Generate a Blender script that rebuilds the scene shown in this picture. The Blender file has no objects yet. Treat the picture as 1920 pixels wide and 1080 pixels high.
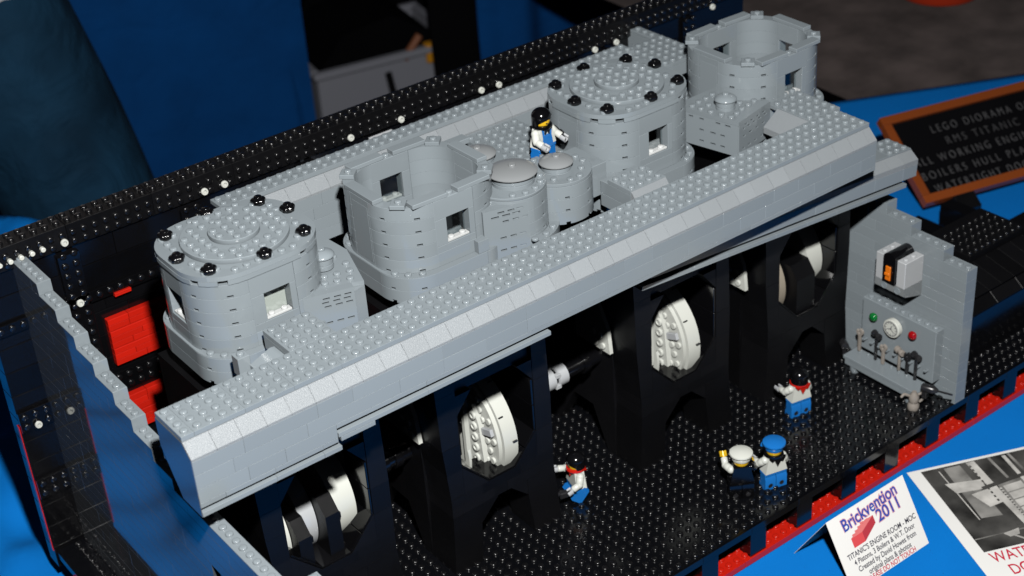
import bpy, bmesh, math, random
import numpy as np
from mathutils import Vector, Matrix
random.seed(7)
S = 0.008                      # one stud pitch in metres; every size below is in studs
scene = bpy.context.scene
COL = scene.collection
R = math.radians

# ------------------------------------------------------------------ camera
CAMP = np.array([-31.78, -84.98, 63.17])
az, pit, rol, FPX = 0.953885, 0.546178, 0.0768487, 2970.8
f = np.array([math.cos(pit)*math.cos(az), math.cos(pit)*math.sin(az), -math.sin(pit)])
r = np.cross(f, [0, 0, 1]); r /= np.linalg.norm(r); d = np.cross(f, r)
r2 = math.cos(rol)*r + math.sin(rol)*d; d2 = -math.sin(rol)*r + math.cos(rol)*d
cam = bpy.data.cameras.new('camera'); co = bpy.data.objects.new('camera', cam); COL.objects.link(co)
M = Matrix(((r2[0], -d2[0], -f[0], CAMP[0]*S), (r2[1], -d2[1], -f[1], CAMP[1]*S), (r2[2], -d2[2], -f[2], CAMP[2]*S), (0, 0, 0, 1)))
co.matrix_world = M
cam.sensor_width = 36; cam.lens = FPX/1920*36; cam.clip_start = 0.02; cam.clip_end = 60
cam.dof.use_dof = True; cam.dof.focus_distance = 128*S; cam.dof.aperture_fstop = 11
scene.camera = co
scene.cycles.diffuse_bounces = 0; scene.cycles.glossy_bounces = 3; scene.cycles.max_bounces = 6

# ------------------------------------------------------------------ hall ambient, camera flash, exposure
w = bpy.data.worlds.new('World'); scene.world = w; w.use_nodes = True
w.node_tree.nodes['Background'].inputs[0].default_value = (0.60, 0.66, 0.85, 1)
w.node_tree.nodes['Background'].inputs[1].default_value = 0.012
fl = bpy.data.lights.new('camera_flash', 'AREA'); fl.shape = 'DISK'; fl.size = 5*S
fl.energy = 21; fl.color = (1.0, 0.985, 0.96)
flo = bpy.data.objects.new('camera_flash', fl); COL.objects.link(flo)
up = Vector((-d2[0], -d2[1], -d2[2]))
flo.location = (Vector(CAMP) + up*29 + Vector(r2)*5)*S
aim = Vector((34, 14, -8))*S - flo.location
flo.rotation_euler = aim.to_track_quat('-Z', 'Y').to_euler()
vs = scene.view_settings; vs.view_transform = 'Standard'; vs.look = 'None'; vs.exposure = 0.0; vs.gamma = 1

# ------------------------------------------------------------------ materials
def new_mat(name):
    m = bpy.data.materials.new(name); m.use_nodes = True
    return m, m.node_tree, m.node_tree.nodes['Principled BSDF']
def plastic(name, col, rough=.2, vary=.06, bump=.02, spec=.5, grain=0, scuff=.08, coat=0):
    m, t, b = new_mat(name); n, l = t.nodes, t.links
    oi = n.new('ShaderNodeObjectInfo'); tc = n.new('ShaderNodeTexCoord')
    no = n.new('ShaderNodeTexNoise'); no.inputs['Scale'].default_value = 60; no.inputs['Detail'].default_value = 5
    l.new(tc.outputs['Object'], no.inputs['Vector'])
    mr = n.new('ShaderNodeMapRange'); mr.inputs['To Min'].default_value = 1-vary; mr.inputs['To Max'].default_value = 1+vary
    l.new(oi.outputs['Random'], mr.inputs['Value'])
    hs = n.new('ShaderNodeHueSaturation'); hs.inputs['Color'].default_value = (*col, 1)
    l.new(mr.outputs[0], hs.inputs['Value']); l.new(hs.outputs[0], b.inputs['Base Color'])
    rr = n.new('ShaderNodeMapRange'); rr.inputs['From Min'].default_value = .3; rr.inputs['From Max'].default_value = .7
    rr.inputs['To Min'].default_value = max(.03, rough-scuff*.5); rr.inputs['To Max'].default_value = rough+scuff
    l.new(no.outputs['Fac'], rr.inputs['Value']); l.new(rr.outputs[0], b.inputs['Roughness'])
    b.inputs['Specular IOR Level'].default_value = spec
    b.inputs['Coat Weight'].default_value = coat; b.inputs['Coat Roughness'].default_value = .05
    bn = n.new('ShaderNodeTexNoise'); bn.inputs['Scale'].default_value = 1800 if grain else 150; bn.inputs['Detail'].default_value = 2
    l.new(tc.outputs['Object'], bn.inputs['Vector'])
    bp = n.new('ShaderNodeBump'); bp.inputs['Strength'].default_value = grain or bump; bp.inputs['Distance'].default_value = .0006
    l.new(bn.outputs['Fac'], bp.inputs['Height']); l.new(bp.outputs[0], b.inputs['Normal'])
    return m
def cloth(name, col, scale=900, rough=.85, fold=0, sheen=.2, dark=.75, big=9):
    m, t, b = new_mat(name); n, l = t.nodes, t.links
    tc = n.new('ShaderNodeTexCoord')
    no = n.new('ShaderNodeTexNoise'); no.inputs['Scale'].default_value = big; no.inputs['Detail'].default_value = 6
    l.new(tc.outputs['Object'], no.inputs['Vector'])
    cr = n.new('ShaderNodeValToRGB'); cr.color_ramp.elements[0].position = .3; cr.color_ramp.elements[1].position = .7
    cr.color_ramp.elements[0].color = (*[c*dark for c in col], 1); cr.color_ramp.elements[1].color = (*col, 1)
    l.new(no.outputs['Fac'], cr.inputs[0]); l.new(cr.outputs[0], b.inputs['Base Color'])
    b.inputs['Roughness'].default_value = rough; b.inputs['Sheen Weight'].default_value = sheen; b.inputs['Specular IOR Level'].default_value = .05 if max(col) < .02 else .15
    wv = n.new('ShaderNodeTexNoise'); wv.inputs['Scale'].default_value = scale; wv.inputs['Detail'].default_value = 3
    l.new(tc.outputs['Object'], wv.inputs['Vector'])
    bp = n.new('ShaderNodeBump'); bp.inputs['Strength'].default_value = .5; bp.inputs['Distance'].default_value = .0008
    l.new(wv.outputs['Fac'], bp.inputs['Height']); l.new(bp.outputs[0], b.inputs['Normal'])
    if fold:        # soft creases
        cn = n.new('ShaderNodeTexNoise'); cn.inputs['Scale'].default_value = 14; cn.inputs['Detail'].default_value = 3; cn.inputs['Distortion'].default_value = 1.2
        l.new(tc.outputs['Object'], cn.inputs['Vector'])
        b2_ = n.new('ShaderNodeBump'); b2_.inputs['Strength'].default_value = .8; b2_.inputs['Distance'].default_value = .012 if fold == 1 else .004
        l.new(cn.outputs['Fac'], b2_.inputs['Height']); l.new(b2_.outputs[0], bp.inputs['Normal'])
    return m
GREY = plastic('grey_plastic', (.245, .283, .308), .15, .045)
SLOPE = plastic('grained_grey_plastic', (.27, .295, .315), .36, .04, grain=.55)
SHINY_SHADED = plastic('shaded_shiny_grey', (.075, .083, .095), .04, .04, bump=.006, scuff=.03, spec=.9)  # grey darkened in the base colour for the flash's grazing shade
SHINY_SHADED.node_tree.nodes['Principled BSDF'].inputs['IOR'].default_value = 1.75
DISH = plastic('dark_grey_dish', (.25, .265, .275), .18, .02)
BLACK = plastic('black_plastic', (.0035, .0035, .0042), .13, .25, bump=.03)
BLACKM = plastic('dull_black_plastic', (.0045, .0045, .0052), .36, .3, bump=.03, grain=.25, spec=.25)
FLOORM = plastic('black_floor_plastic', (.0035, .0038, .005), .14, .1, bump=.03)
STUDM = plastic('black_stud_plastic', (.0055, .0055, .0065), .24, .1, bump=.03, spec=1.0)
WHITE = plastic('white_plastic', (.66, .68, .63), .2, .03)
LGREY = plastic('light_grey_plastic', (.48, .50, .52), .2, .04)
TAN = plastic('old_grey_plastic', (.34, .30, .24), .25, .06)
RED = plastic('red_plastic', (.56, .014, .006), .2, .08)
ORANGE = plastic('orange_plastic', (.85, .20, .01), .25, .02)
BLUE = plastic('blue_plastic', (.012, .17, .55), .18, .03)
YELLOW = plastic('yellow_plastic', (.85, .52, .02), .2, .02)
BROWN = plastic('brown_plastic', (.24, .055, .012), .25, .08)
STEEL = plastic('worn_grey_tool_plastic', (.30, .27, .24), .28, .06)
DARKTOOL = plastic('dark_tool_plastic', (.018, .018, .020), .25, .1)
PAPER, _t, _b = new_mat('paper'); _b.inputs['Base Color'].default_value = (.93, .93, .91, 1); _b.inputs['Roughness'].default_value = .55
def flat(name, col, rough=.6):
    m, t, b = new_mat(name); b.inputs['Base Color'].default_value = (*col, 1); b.inputs['Roughness'].default_value = rough; return m
INKBLUE = flat('blue_ink', (.03, .08, .42)); INKPINK = flat('pink_ink', (.75, .35, .42)); INKRED = flat('red_ink', (.62, .02, .06))
INKGREY = flat('grey_ink', (.05, .05, .07)); BRICKPINK = flat('light_red_ink', (.75, .08, .09)); BRICKDARK = flat('deep_red_ink', (.50, .04, .06)); BRICKPALE = flat('pale_red_ink', (.80, .20, .20))
LETTER = plastic('white_letter', (.085, .085, .09), .4, .35)
CLOTH = cloth('blue_tablecloth', (.001, .205, .70), 1500, sheen=0, dark=.88)
DRAPE = cloth('blue_drape', (.002, .075, .29), 500, sheen=0, dark=.72, fold=2)
BLACKCLOTH = cloth('black_cloth', (.004, .004, .005), 500, sheen=0)
DENIM = cloth('denim', (.009, .048, .100), 1200, dark=.45, fold=1, sheen=0)
SHIRT = cloth('white_shirt', (.62, .63, .64), 700, dark=.9)
CARPET = cloth('brown_carpet', (.135, .105, .10), 60, rough=.95, dark=.45, big=22, sheen=.05)
SKIN = flat('skin', (.45, .25, .17), .5)
def glass(name, col=(1, 1, 1), rough=.02):
    m, t, b = new_mat(name); b.inputs['Base Color'].default_value = (*col, 1); b.inputs['Roughness'].default_value = rough
    b.inputs['Transmission Weight'].default_value = 1; b.inputs['IOR'].default_value = 1.5; return m
def clear(name):
    m, t, b = new_mat(name); n, l = t.nodes, t.links; n.remove(b); out = n['Material Output']
    tr = n.new('ShaderNodeBsdfTransparent'); tr.inputs[0].default_value = (.93, .95, .95, 1)
    gl_ = n.new('ShaderNodeBsdfGlossy'); gl_.inputs['Roughness'].default_value = .04
    mx = n.new('ShaderNodeMixShader'); mx.inputs[0].default_value = .08; l.new(tr.outputs[0], mx.inputs[1]); l.new(gl_.outputs[0], mx.inputs[2]); l.new(mx.outputs[0], out.inputs[0])
    return m
CLEAR = clear('clear_plastic'); FROST = plastic('frosted_clear_plastic', (.62, .64, .64), .05, .1); GREEN = plastic('green_lamp', (.005, .16, .03), .1, 0); REDL = plastic('red_lamp', (.33, .004, .006), .1, 0)
TUB = plastic('grey_tub', (.30, .31, .36), .35, .02)
# grey photograph tones printed on the sheet
def photo_tone(name, a, b_, sc):
    m, t, b = new_mat(name); n, l = t.nodes, t.links
    tc = n.new('ShaderNodeTexCoord'); no = n.new('ShaderNodeTexNoise'); no.inputs['Scale'].default_value = sc; no.inputs['Detail'].default_value = 6
    l.new(tc.outputs['Object'], no.inputs['Vector']); cr = n.new('ShaderNodeValToRGB')
    cr.color_ramp.elements[0].position = .35; cr.color_ramp.elements[1].position = .68
    cr.color_ramp.elements[0].color = (a, a*.98, a*.93, 1); cr.color_ramp.elements[1].color = (b_, b_*.98, b_*.93, 1)
    l.new(no.outputs['Fac'], cr.inputs[0]); l.new(cr.outputs[0], b.inputs['Base Color']); b.inputs['Roughness'].default_value = .5
    return m
PH_DARK = photo_tone('photo_dark', .012, .10, 30); PH_MID = photo_tone('photo_mid', .10, .34, 40); PH_LIGHT = photo_tone('photo_light', .38, .74, 50)

# ------------------------------------------------------------------ mesh builder
class MB:
    def __init__(s): s.v = []; s.f = []
    def quadgrid(s, v, f):
        o = len(s.v); s.v += [tuple(x) for x in v]; s.f += [tuple(i+o for i in q) for q in f]; return s
    def box(s, a, b, bev=.03):
        x0, y0, z0 = a; x1, y1, z1 = b
        c = [(x0+x1)/2, (y0+y1)/2, (z0+z1)/2]; h = [(x1-x0)/2, (y1-y0)/2, (z1-z0)/2]
        e = min(bev, min(h)*.45)
        if e <= 0:
            v = [(c[0]+sx*h[0], c[1]+sy*h[1], c[2]+sz*h[2]) for sx in (-1, 1) for sy in (-1, 1) for sz in (-1, 1)]
            return s.quadgrid(v, [(0, 1, 3, 2), (4, 6, 7, 5), (0, 4, 5, 1), (2, 3, 7, 6), (0, 2, 6, 4), (1, 5, 7, 3)])
        v = []; idx = {}
        for sx in (-1, 1):
            for sy in (-1, 1):
                for sz in (-1, 1):
                    for k in range(3):
                        p = [sx*(h[0]-e), sy*(h[1]-e), sz*(h[2]-e)]; p[k] = (sx, sy, sz)[k]*h[k]
                        idx[(sx, sy, sz, k)] = len(v); v.append((c[0]+p[0], c[1]+p[1], c[2]+p[2]))
        F = []
        def fix(q, n):
            p = [Vector(v[i]) for i in q]; nn = (p[1]-p[0]).cross(p[2]-p[0])
            return q if nn.dot(Vector(n)) > 0 else tuple(reversed(q))
        for k in range(3):
            a_, b_ = (k+1) % 3, (k+2) % 3
            for sg in (-1, 1):
                q = []
                for (u, w_) in ((-1, -1), (1, -1), (1, 1), (-1, 1)):
                    t = [0, 0, 0]; t[k] = sg; t[a_] = u; t[b_] = w_; q.append(idx[(*t, k)])
                n = [0, 0, 0]; n[k] = sg; F.append(fix(tuple(q), n))
            for u in (-1, 1):
                for w_ in (-1, 1):     # edge along k
                    t0 = [0, 0, 0]; t0[k] = -1; t0[a_] = u; t0[b_] = w_; t1 = list(t0); t1[k] = 1
                    n = [0, 0, 0]; n[a_] = u; n[b_] = w_
                    F.append(fix((idx[(*t0, a_)], idx[(*t1, a_)], idx[(*t1, b_)], idx[(*t0, b_)]), n))
        for sx in (-1, 1):
            for sy in (-1, 1):
                for sz in (-1, 1):
                    F.append(fix(tuple(idx[(sx, sy, sz, k)] for k in range(3)), (sx, sy, sz)))
        return s.quadgrid(v, F)
    def prism(s, poly, a, b, axis='x', holes=None):
        """closed polygon swept from a to b. axis x: poly=(y,z); y: (x,z); z: (x,y)"""
        P = {'x': lambda t, q: (t, q[0], q[1]), 'y': lambda t, q: (q[0], t, q[1]), 'z': lambda t, q: (q[0], q[1], t)}[axis]
        ar = sum(poly[i][0]*poly[(i+1) % len(poly)][1]-poly[(i+1) % len(poly)][0]*poly[i][1] for i in range(len(poly)))
        if (ar < 0): poly = list(reversed(poly))
        n = len(poly); v = [P(a, q) for q in poly]+[P(b, q) for q in poly]
        F = [tuple(reversed(range(n))), tuple(range(n, 2*n))]+[(i, (i+1) % n, n+(i+1) % n, n+i) for i in range(n)]
        if axis == 'y': F = [tuple(reversed(q)) for q in F]
        return s.quadgrid(v, F)
    def lathe(s, prof, c=(0, 0, 0), n=24, axis='z', cap=True):
        def P(r_, a, h):
            x, y = r_*math.cos(a), r_*math.sin(a)
            if axis == 'z': q = (x, y, h)
            elif axis == 'x': q = (h, x, y)
            elif axis == '-y': q = (x, -h, y)
            elif axis == '-x': q = (-h, y, x)
            return (q[0]+c[0], q[1]+c[1], q[2]+c[2])
        v = []; F = []; m = len(prof)
        for (r_, h) in prof:
            for i in range(n): v.append(P(max(r_, 1e-4), 2*math.pi*i/n, h))
        for j in range(m-1):
            for i in range(n): F.append((j*n+i, j*n+(i+1) % n, (j+1)*n+(i+1) % n, (j+1)*n+i))
        if cap: F += [tuple(reversed(range(n))), tuple((m-1)*n+i for i in range(n))]
        return s.quadgrid(v, F)
    def stud(s, x, y, z, axis='z', r_=.3, n=12):
        return s.lathe([(r_, -.02), (r_, .125), (r_-.018, .162), (r_-.05, .188), (r_-.10, .2)], (x, y, z), n, axis)
    def tube(s, pts, r_, n=10):
        for a, b in zip(pts[:-1], pts[1:]):
            a, b = Vector(a), Vector(b); dv = (b-a); q = dv.to_track_quat('Z', 'Y'); L = dv.length
            rr = r_ if isinstance(r_, (int, float)) else r_[0]
            o = MB().lathe([(rr*.8, -.02), (rr, .05), (rr, L-.05), (rr*.8, L+.02)], n=n)
            s.quadgrid([tuple(q @ Vector(p)+a) for p in o.v], o.f)
        return s
    def xf(s, mat):
        s.v = [tuple(mat @ Vector(p)) for p in s.v]; return s
    def mesh(s, name, smooth=35):
        me = bpy.data.meshes.new(name)
        me.from_pydata([(x*S, y*S, z*S) for x, y, z in s.v], [], s.f)
        bm = bmesh.new(); bm.from_mesh(me); bmesh.ops.recalc_face_normals(bm, faces=bm.faces); bm.to_mesh(me); bm.free()
        if smooth:
            for p in me.polygons: p.use_smooth = True
            me.set_sharp_from_angle(angle=R(smooth))
        me.update(); return me
CACHE = {}
def cached(key, fn, smooth=35):
    if key not in CACHE: CACHE[key] = fn().mesh(key if isinstance(key, str) else str(key[0]), smooth)
    return CACHE[key]
MATMESH = {}
def with_mat(me, m):
    """mesh data keyed by material so that alike pieces share it"""
    k = (me.name, m.name)
    if k not in MATMESH:
        c = me if not me.materials else me.copy()
        if c is not me: c.materials.clear()
        c.materials.append(m); MATMESH[k] = c
        if c is me: MATMESH[k] = c
    return MATMESH[k]
def obj(name, me, m=None, parent=None, loc=(0, 0, 0), rot=(0, 0, 0)):
    if isinstance(me, MB): me = me.mesh(name)
    if m is not None: me = with_mat(me, m)
    o = bpy.data.objects.new(name, me); COL.objects.link(o)
    o.location = Vector(loc)*S; o.rotation_euler = rot
    if parent: o.parent = parent
    return o
def tag(o, label=None, cat=None, group=None, kind=None):
    if label: o['label'] = label
    if cat: o['category'] = cat
    if group: o['group'] = group
    if kind: o['kind'] = kind
    return o
def thing(name, label, cat, loc=(0, 0, 0), rz=0, group=None):
    o = bpy.data.objects.new(name, None); COL.objects.link(o); o.empty_display_size = .01
    o.location = Vector(loc)*S; o.rotation_euler = (0, 0, rz)
    return tag(o, label, cat, group)
def jit(a=.012): return random.uniform(-a, a)
def studs_np(pts, axis='z', n=12, r_=.3, prof=None):
    """many studs in one mesh (numpy)"""
    one = MB().lathe(prof, (0, 0, 0), n, axis) if prof else MB().stud(0, 0, 0, axis, r_, n); V0 = np.array(one.v); m = MB(); k = len(V0)
    for i, q in enumerate(pts):
        m.v += [tuple(x) for x in (V0+np.array(q))]; m.f += [tuple(j+i*k for j in F) for F in one.f]
    return m
def brick(L, W, H, studs=False):
    """box with origin at its low corner; studs on its top"""
    def fn():
        m = MB().box((.004, .004, .003), (L-.004, W-.004, H-.003), .016)
        if studs:
            for i in range(int(round(L))):
                for j in range(int(round(W))): m.stud(i+.5, j+.5, H)
        return m
    return cached(('brick', round(L, 2), round(W, 2), round(H, 2), studs), fn)
def fill_lengths(total, choices, rnd):
    out = []; left = total
    while left > 0.01:
        c = rnd.choice(choices); c = min(c, left)
        if 0 < left-c < 1 : c = left
        out.append(c); left -= c
    return out
def text(name, body, size, m, parent, loc, rot=(0, 0, 0), align='LEFT', ext=.01, sx=1, shear=0, offset=0, space=1):
    c = bpy.data.curves.new(name, 'FONT'); c.body = body; c.size = size*S; c.align_x = align; c.extrude = ext*S; c.shear = shear; c.offset = offset*S; c.space_character = space
    c.materials.append(m); o = bpy.data.objects.new(name, c); COL.objects.link(o)
    bpy.context.view_layer.update()
    me = bpy.data.meshes.new_from_object(o.evaluated_get(bpy.context.evaluated_depsgraph_get())); bpy.data.objects.remove(o)
    if not me.materials: me.materials.append(m)
    o = bpy.data.objects.new(name, me); COL.objects.link(o)
    o.location = Vector(loc)*S; o.rotation_euler = rot; o.scale = (sx, 1, 1); o.parent = parent
    return o

FINE = [(.3, -.02), (.297, .11), (.283, .155), (.255, .185), (.21, .2)]      # rounded stud profile
ZF = -30.4       # engine-room floor
ZB = -34.0       # red double-bottom
ZT = -34.8       # tablecloth

# ================================================================== SETTING
def sheet(name, xs, ys, zf, m, kind='structure'):
    v = [(x, y, zf(x, y)) for y in ys for x in xs]; n = len(xs)
    F = [(j*n+i, j*n+i+1, (j+1)*n+i+1, (j+1)*n+i) for j in range(len(ys)-1) for i in range(n-1)]
    o = obj(name, MB().quadgrid(v, F).mesh(name, 80), m); tag(o, kind=kind); return o
# tabletop cloth: its far edge runs diagonally behind the model
te = np.array([153., 42.6]); td = np.array([-.894, .447]); tn = np.array([.447, .894])
def tablecloth():
    rnd = random.Random(3); m = MB(); nu, nv_ = 260, 200
    def wr(u, v_):
        q = max(min(1, max(0, (-2.4-u)/5)), min(1, max(0, (v_-35.5)/5))*(1 if u < 40 else 0)); q2 = min(1, max(0, (40-u)/20))*min(1, max(0, (-14-v_)/8))
        a = .9*math.sin((u*.55+v_*.30)*.42+1.2*math.sin(v_*.06))*math.sin(v_*.05+.6)+.45*math.sin((u*.3-v_*.62)*.5)+.35*math.sin(u*.5+v_*.11)*math.sin(v_*.16)
        a += .5*math.sin((u*.75+v_*.22)*1.0+1.5*math.sin(v_*.045+u*.03))+.3*math.sin((u*.2-v_*.9)*.8+u*.1)
        return a*1.25*max(q, q2*.25)
    V0 = []; F = []
    for j in range(nv_+1):
        for i in range(nu+1):
            a = -90+i*330/nu; b = -(j/nv_)**1.0*250+4
            drop = 0
            if b > 0: drop = 60*min(1, b/4); b = min(b, 1.0)
            p = te+td*a+tn*b
            fold = 0
            z = ZT+wr(p[0], p[1])-.02-drop
            V0.append((p[0], p[1], z))
    for j in range(nv_):
        for i in range(nu):
            k = j*(nu+1)+i; F.append((k, k+1, k+nu+2, k+nu+1))
    return MB().quadgrid(V0, F)
o = obj('tablecloth', tablecloth().mesh('tablecloth', 80), CLOTH)
tag(o, 'bright blue cloth covering the display table under the model', 'tablecloth', kind='structure')
sheet('carpet', np.linspace(-300, 900, 25), np.linspace(-300, 900, 25), lambda x, y: -127, CARPET)

def brown_top():
    m = MB(); V0 = []; F = []; n = 60
    for j in range(n+1):
        for i in range(n+1):
            a = i/n; b = j/n
            p = (te+td*26)*(1-a)+(te-td*150)*a      # along the near edge
            q = np.array([133., 190.])*(1-a)+np.array([330., 110.])*a
            w_ = p*(1-b)+q*b+tn*1.2
            V0.append((w_[0], w_[1], -36+.25*math.sin(w_[0]*.13+w_[1]*.07)*math.sin(w_[1]*.09)))
    for j in range(n):
        for i in range(n): k = j*(n+1)+i; F.append((k, k+1, k+n+2, k+n+1))
    return m.quadgrid(V0, F)
o = obj('brown_tablecloth', brown_top().mesh('brown_tablecloth', 80), CARPET); tag(o, 'grey-brown felt cloth on the neighbouring table at the right', 'tablecloth', kind='structure')

# ================================================================== ENGINE-ROOM BASE
base = thing('engine_room_floor', 'black studded floor deck of the engine room on short black pillars', 'baseplate', (0, 0, ZF))
X0, X1, Y0, Y1 = -1.6, 112, -7, 33
rndb = random.Random(5)
x = X0; k = 0
while x < X1-.1:
    L = min(16, X1-x)
    for (ya, yb) in ((Y0, 9), (9, 25), (25, Y1)):
        obj('floor_plate', MB().box((0, 0, -.8), (L-.001, (min(yb, 9.7) if x > 75 else yb)-ya-.001, 0), 0), FLOORM, base, (x, ya, jit(.002))) if not (x > 75 and ya > 8.9) else None
    x += L
pts = []
for i in range(int(X1-X0)):
    for j in range(int(Y1-Y0)):
        px, py = i+.35, Y0+.5+j
        if 19 < py < 30 and px > 3: continue
        if px > 78 and py > 8.5: continue
        pts.append((px, py, .002))
tag(obj('studs', studs_np(pts, prof=FINE).mesh('studs', 60), STUDM, base), kind='stuff')
pm = MB().box((0, 0, -.04), (2, 4, 2.75), .03)
pme = pm.mesh('pillar')
for k in range(-9, 10):
    for yy in (Y0, 5, 17):
        obj('pillar', pme, BLACK, base, (53.75+6*k, yy, -3.58))
for k in range(-9, 10):
    obj('edge_tile', cached('edge_tile', lambda: MB().box((0, -.14, -.8), (5.98, 0, -.02), .03)), BLACK, base, (53.75+6*k, Y0-.012, jit(.01)))
rb = thing('red_hull_bottom', 'red studded hull bottom plates under the black pillars', 'baseplate', (0, 0, ZB))
x = X0+.6
while x < X1:
    L = min(16, X1-x)
    for (ya, yb) in ((Y0-.16, 8.25), (8.25, 32)):
        if x > 75 and ya > 8: continue
        obj('hull_plate', MB().box((0, 0, -.7), (L-.02, yb-ya-.02, 0), .03), RED, rb, (x, ya, jit(.01)))
    x += L
tag(obj('studs', studs_np([(i+.5, Y0+.5+j, 0) for i in range(0, 112) for j in range(0, 7) if not ((i+.5-53.75) % 6 < 2.2 and j < 4)]).mesh('studs', 35), RED, rb), kind='stuff')
for (a, b, zz) in ((29.5, 31.0, -4.0), (26.2, 27.2, -3.7)):
    obj('edge_brick', MB().box((-.6, 0, 0), (.5, b-a, 1.2), .04), RED, rb, (X0, a, .6))

# ================================================================== BLACK HULL SIDE (far wall)
YH = 33.0; ZH = 1.05
hull = thing('hull_side', 'long black hull side wall behind the engine with white rivets', 'model hull', (0, YH, ZF))
HX0, HX1 = -1.75, 86
rh = random.Random(11)
z = ZF+.0
zs_ = []
zz = -32.3
while zz < ZH-2.2: zs_.append(zz); zz += 2.4
for zz in zs_:
    x = HX0
    while x < HX1-.01:
        L = min(rh.choice((8, 10, 12)), HX1-x)
        if HX1-x-L < 2: L = HX1-x
        obj('hull_panel', MB().box((0, 0, 0), (L-.02, 2, 2.37), .04), BLACK, hull, (x, jit(.02), zz-ZF)); x += L
ztop = zs_[-1]+2.4
x = HX0
while x < HX1-.01:
    L = min(8, HX1-x)
    obj('hull_panel', MB().box((0, -.4, 0), (L-.02, 2, ZH-ztop), .04), BLACKM, hull, (x, 0, ztop-ZF)); x += L
pts = [(HX0+.5+i, .4+j, ZH-ZF) for i in range(int(HX1-HX0)) for j in (0, 1)]
tag(obj('studs', studs_np(pts, prof=FINE).mesh('studs', 60), STUDM, hull), kind='stuff')
for k in range(6): obj('red_strip', MB().box((-.10, .05, 0), (-.02, .5, 2.3), .02), RED, hull, (HX0, 0, .1+2.36*k))
# studs that face the room: two rim rows, ribs, ledges
pts = []
for i in range(int(HX1-HX0)):
    for zq in (.2, -.65): pts.append((HX0+.5+i, -.4, zq-ZF))
RIBS = (5.9, 17.6, 29.6, 41.6, 53.6, 65.6, 77.6)
for rx in RIBS:
    for k in range(26):
        for q in (-.5, .5): pts.append((rx+q, -.4, -1.7-k-ZF))
for zl in (-6.4, -15.2, -16.2, -22.5, -23.5):
    for i in range(int(HX1-HX0)): pts.append((HX0+.5+i, -.4, zl-ZF))
tag(obj('wall_studs', studs_np(pts, '-y', prof=FINE).mesh('studs', 60), STUDM, hull), kind='stuff')
for rx in RIBS:
    obj('rib', MB().box((-1, -.4, 0), (1, -.003, 27.5), .03), BLACK, hull, (rx, 0, 1.2))
for zl in (-7.0, -16.8, -24.1):
    obj('ledge', MB().box((0, -.4, 0), (HX1-HX0, -.006, 2.1 if zl < -8 else 1.1), .03), BLACK, hull, (HX0, 0, zl-ZF))
rv = cached('rivet', lambda: MB().lathe([(.33, -.02), (.33, .14), (.29, .2), (.17, .2), (.15, .06)], n=16, axis='-y'))
for (rx, rzz) in ((5.76, -.38), (19.04, -.5), (21.04, -.5), (34.4, -.6), (40.07, -.65), (49.6, -.75), (51.74, -.85), (64.14, -.98), (67.03, -1.04), (80.7, -1.14), (5.86, -6.42), (-.3, -16.29)):
    obj('rivet', rv, WHITE, hull, (rx, -.6, rzz-ZF))
lp = cached('lamp_stud', lambda: MB().lathe([(.22, -.02), (.22, .32), (.17, .36)], n=14, axis='-y'))
for rx in (.0, .95, 1.9, 2.85, 3.8): obj('rivet', lp, WHITE, hull, (rx, -.6, -.2-ZF))
obj('tile', MB().box((0, -.62, 0), (2.6, -.42, .4), .03), LGREY, hull, (36.4, 0, -1.75-ZF))
# exposed red plating
def red_panel(x0, x1, z0, z1):
    n = max(2, int(round((z1-z0)/.62))); h = (z1-z0)/n
    for i in range(n):
        x = x0
        while x < x1-.05:
            L = min(rh.choice((2, 3, 4)), x1-x)
            if x1-x-L < .8: L = x1-x
            obj('red_brick', MB().box((0, -.62-.05*(i % 3), 0), (L-.025, 0, h-.03), .03), RED, hull, (x, -.01, z0+i*h-ZF)); x += L
red_panel(7.8, 13.6, -13.9, -9.1); red_panel(7.9, 12.6, -21.1, -17.3); red_panel(4.6, 5.6, -13.2, -10.6); red_panel(6.2, 9.4, -26.0, -23.0)
red_panel(20, 26, -13.9, -9.1); red_panel(20, 26, -21.1, -17.3); red_panel(9.0, 10.6, -7.2, -6.8)

# ================================================================== LEFT GREY BULKHEAD
lw = thing('end_bulkhead', 'tall glossy grey end wall with stepped studded top on the left', 'bulkhead', (1.2, -7, ZF))
edges = [33.0, 27.7, 24.6, 21.6, 18.6, 15.5, 12.8, 9.8, 6.9]
HB = 1.1
def wall_top(y):
    k = sum(1 for e in edges[1:] if y < e-.01)
    return -.55-HB*k
rl = random.Random(21); z = wall_top(0); levels = []
zc = -.55
while zc-HB > ZF: levels.append((zc-HB, zc)); zc -= HB
levels.append((ZF, zc))
for (za, zb) in levels:
    # extent in y where the wall reaches this course
    ymin = -7.0
    for k, e in enumerate(edges[1:]):
        if zb > -.55-HB*(k+1)+.01: ymin = e; break
    y = 33.0
    while y > ymin+.01:
        L = min(rl.choice((4, 6, 8)), y-ymin)
        if y-ymin-L < 1: L = y-ymin
        ya = y-L
        if zb < -13.0 and za < -13 and ya < 2.6 and y > .9:       # the doorway gap
            for (p, q) in ((ya, .9), (2.6, y)):
                if q-p > .05: obj('brick', MB().box((0, 0, .005), (1.2, q-p-.008, zb-za-.003), .014), SHINY_SHADED, lw, (jit(.006), p+7, za-ZF))
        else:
            obj('brick', MB().box((0, 0, .005), (1.2, L-.008, zb-za-.003), .014), SHINY_SHADED, lw, (jit(.004), ya+7, za-ZF))
        y = ya
lwt = random.Random(2)
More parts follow.
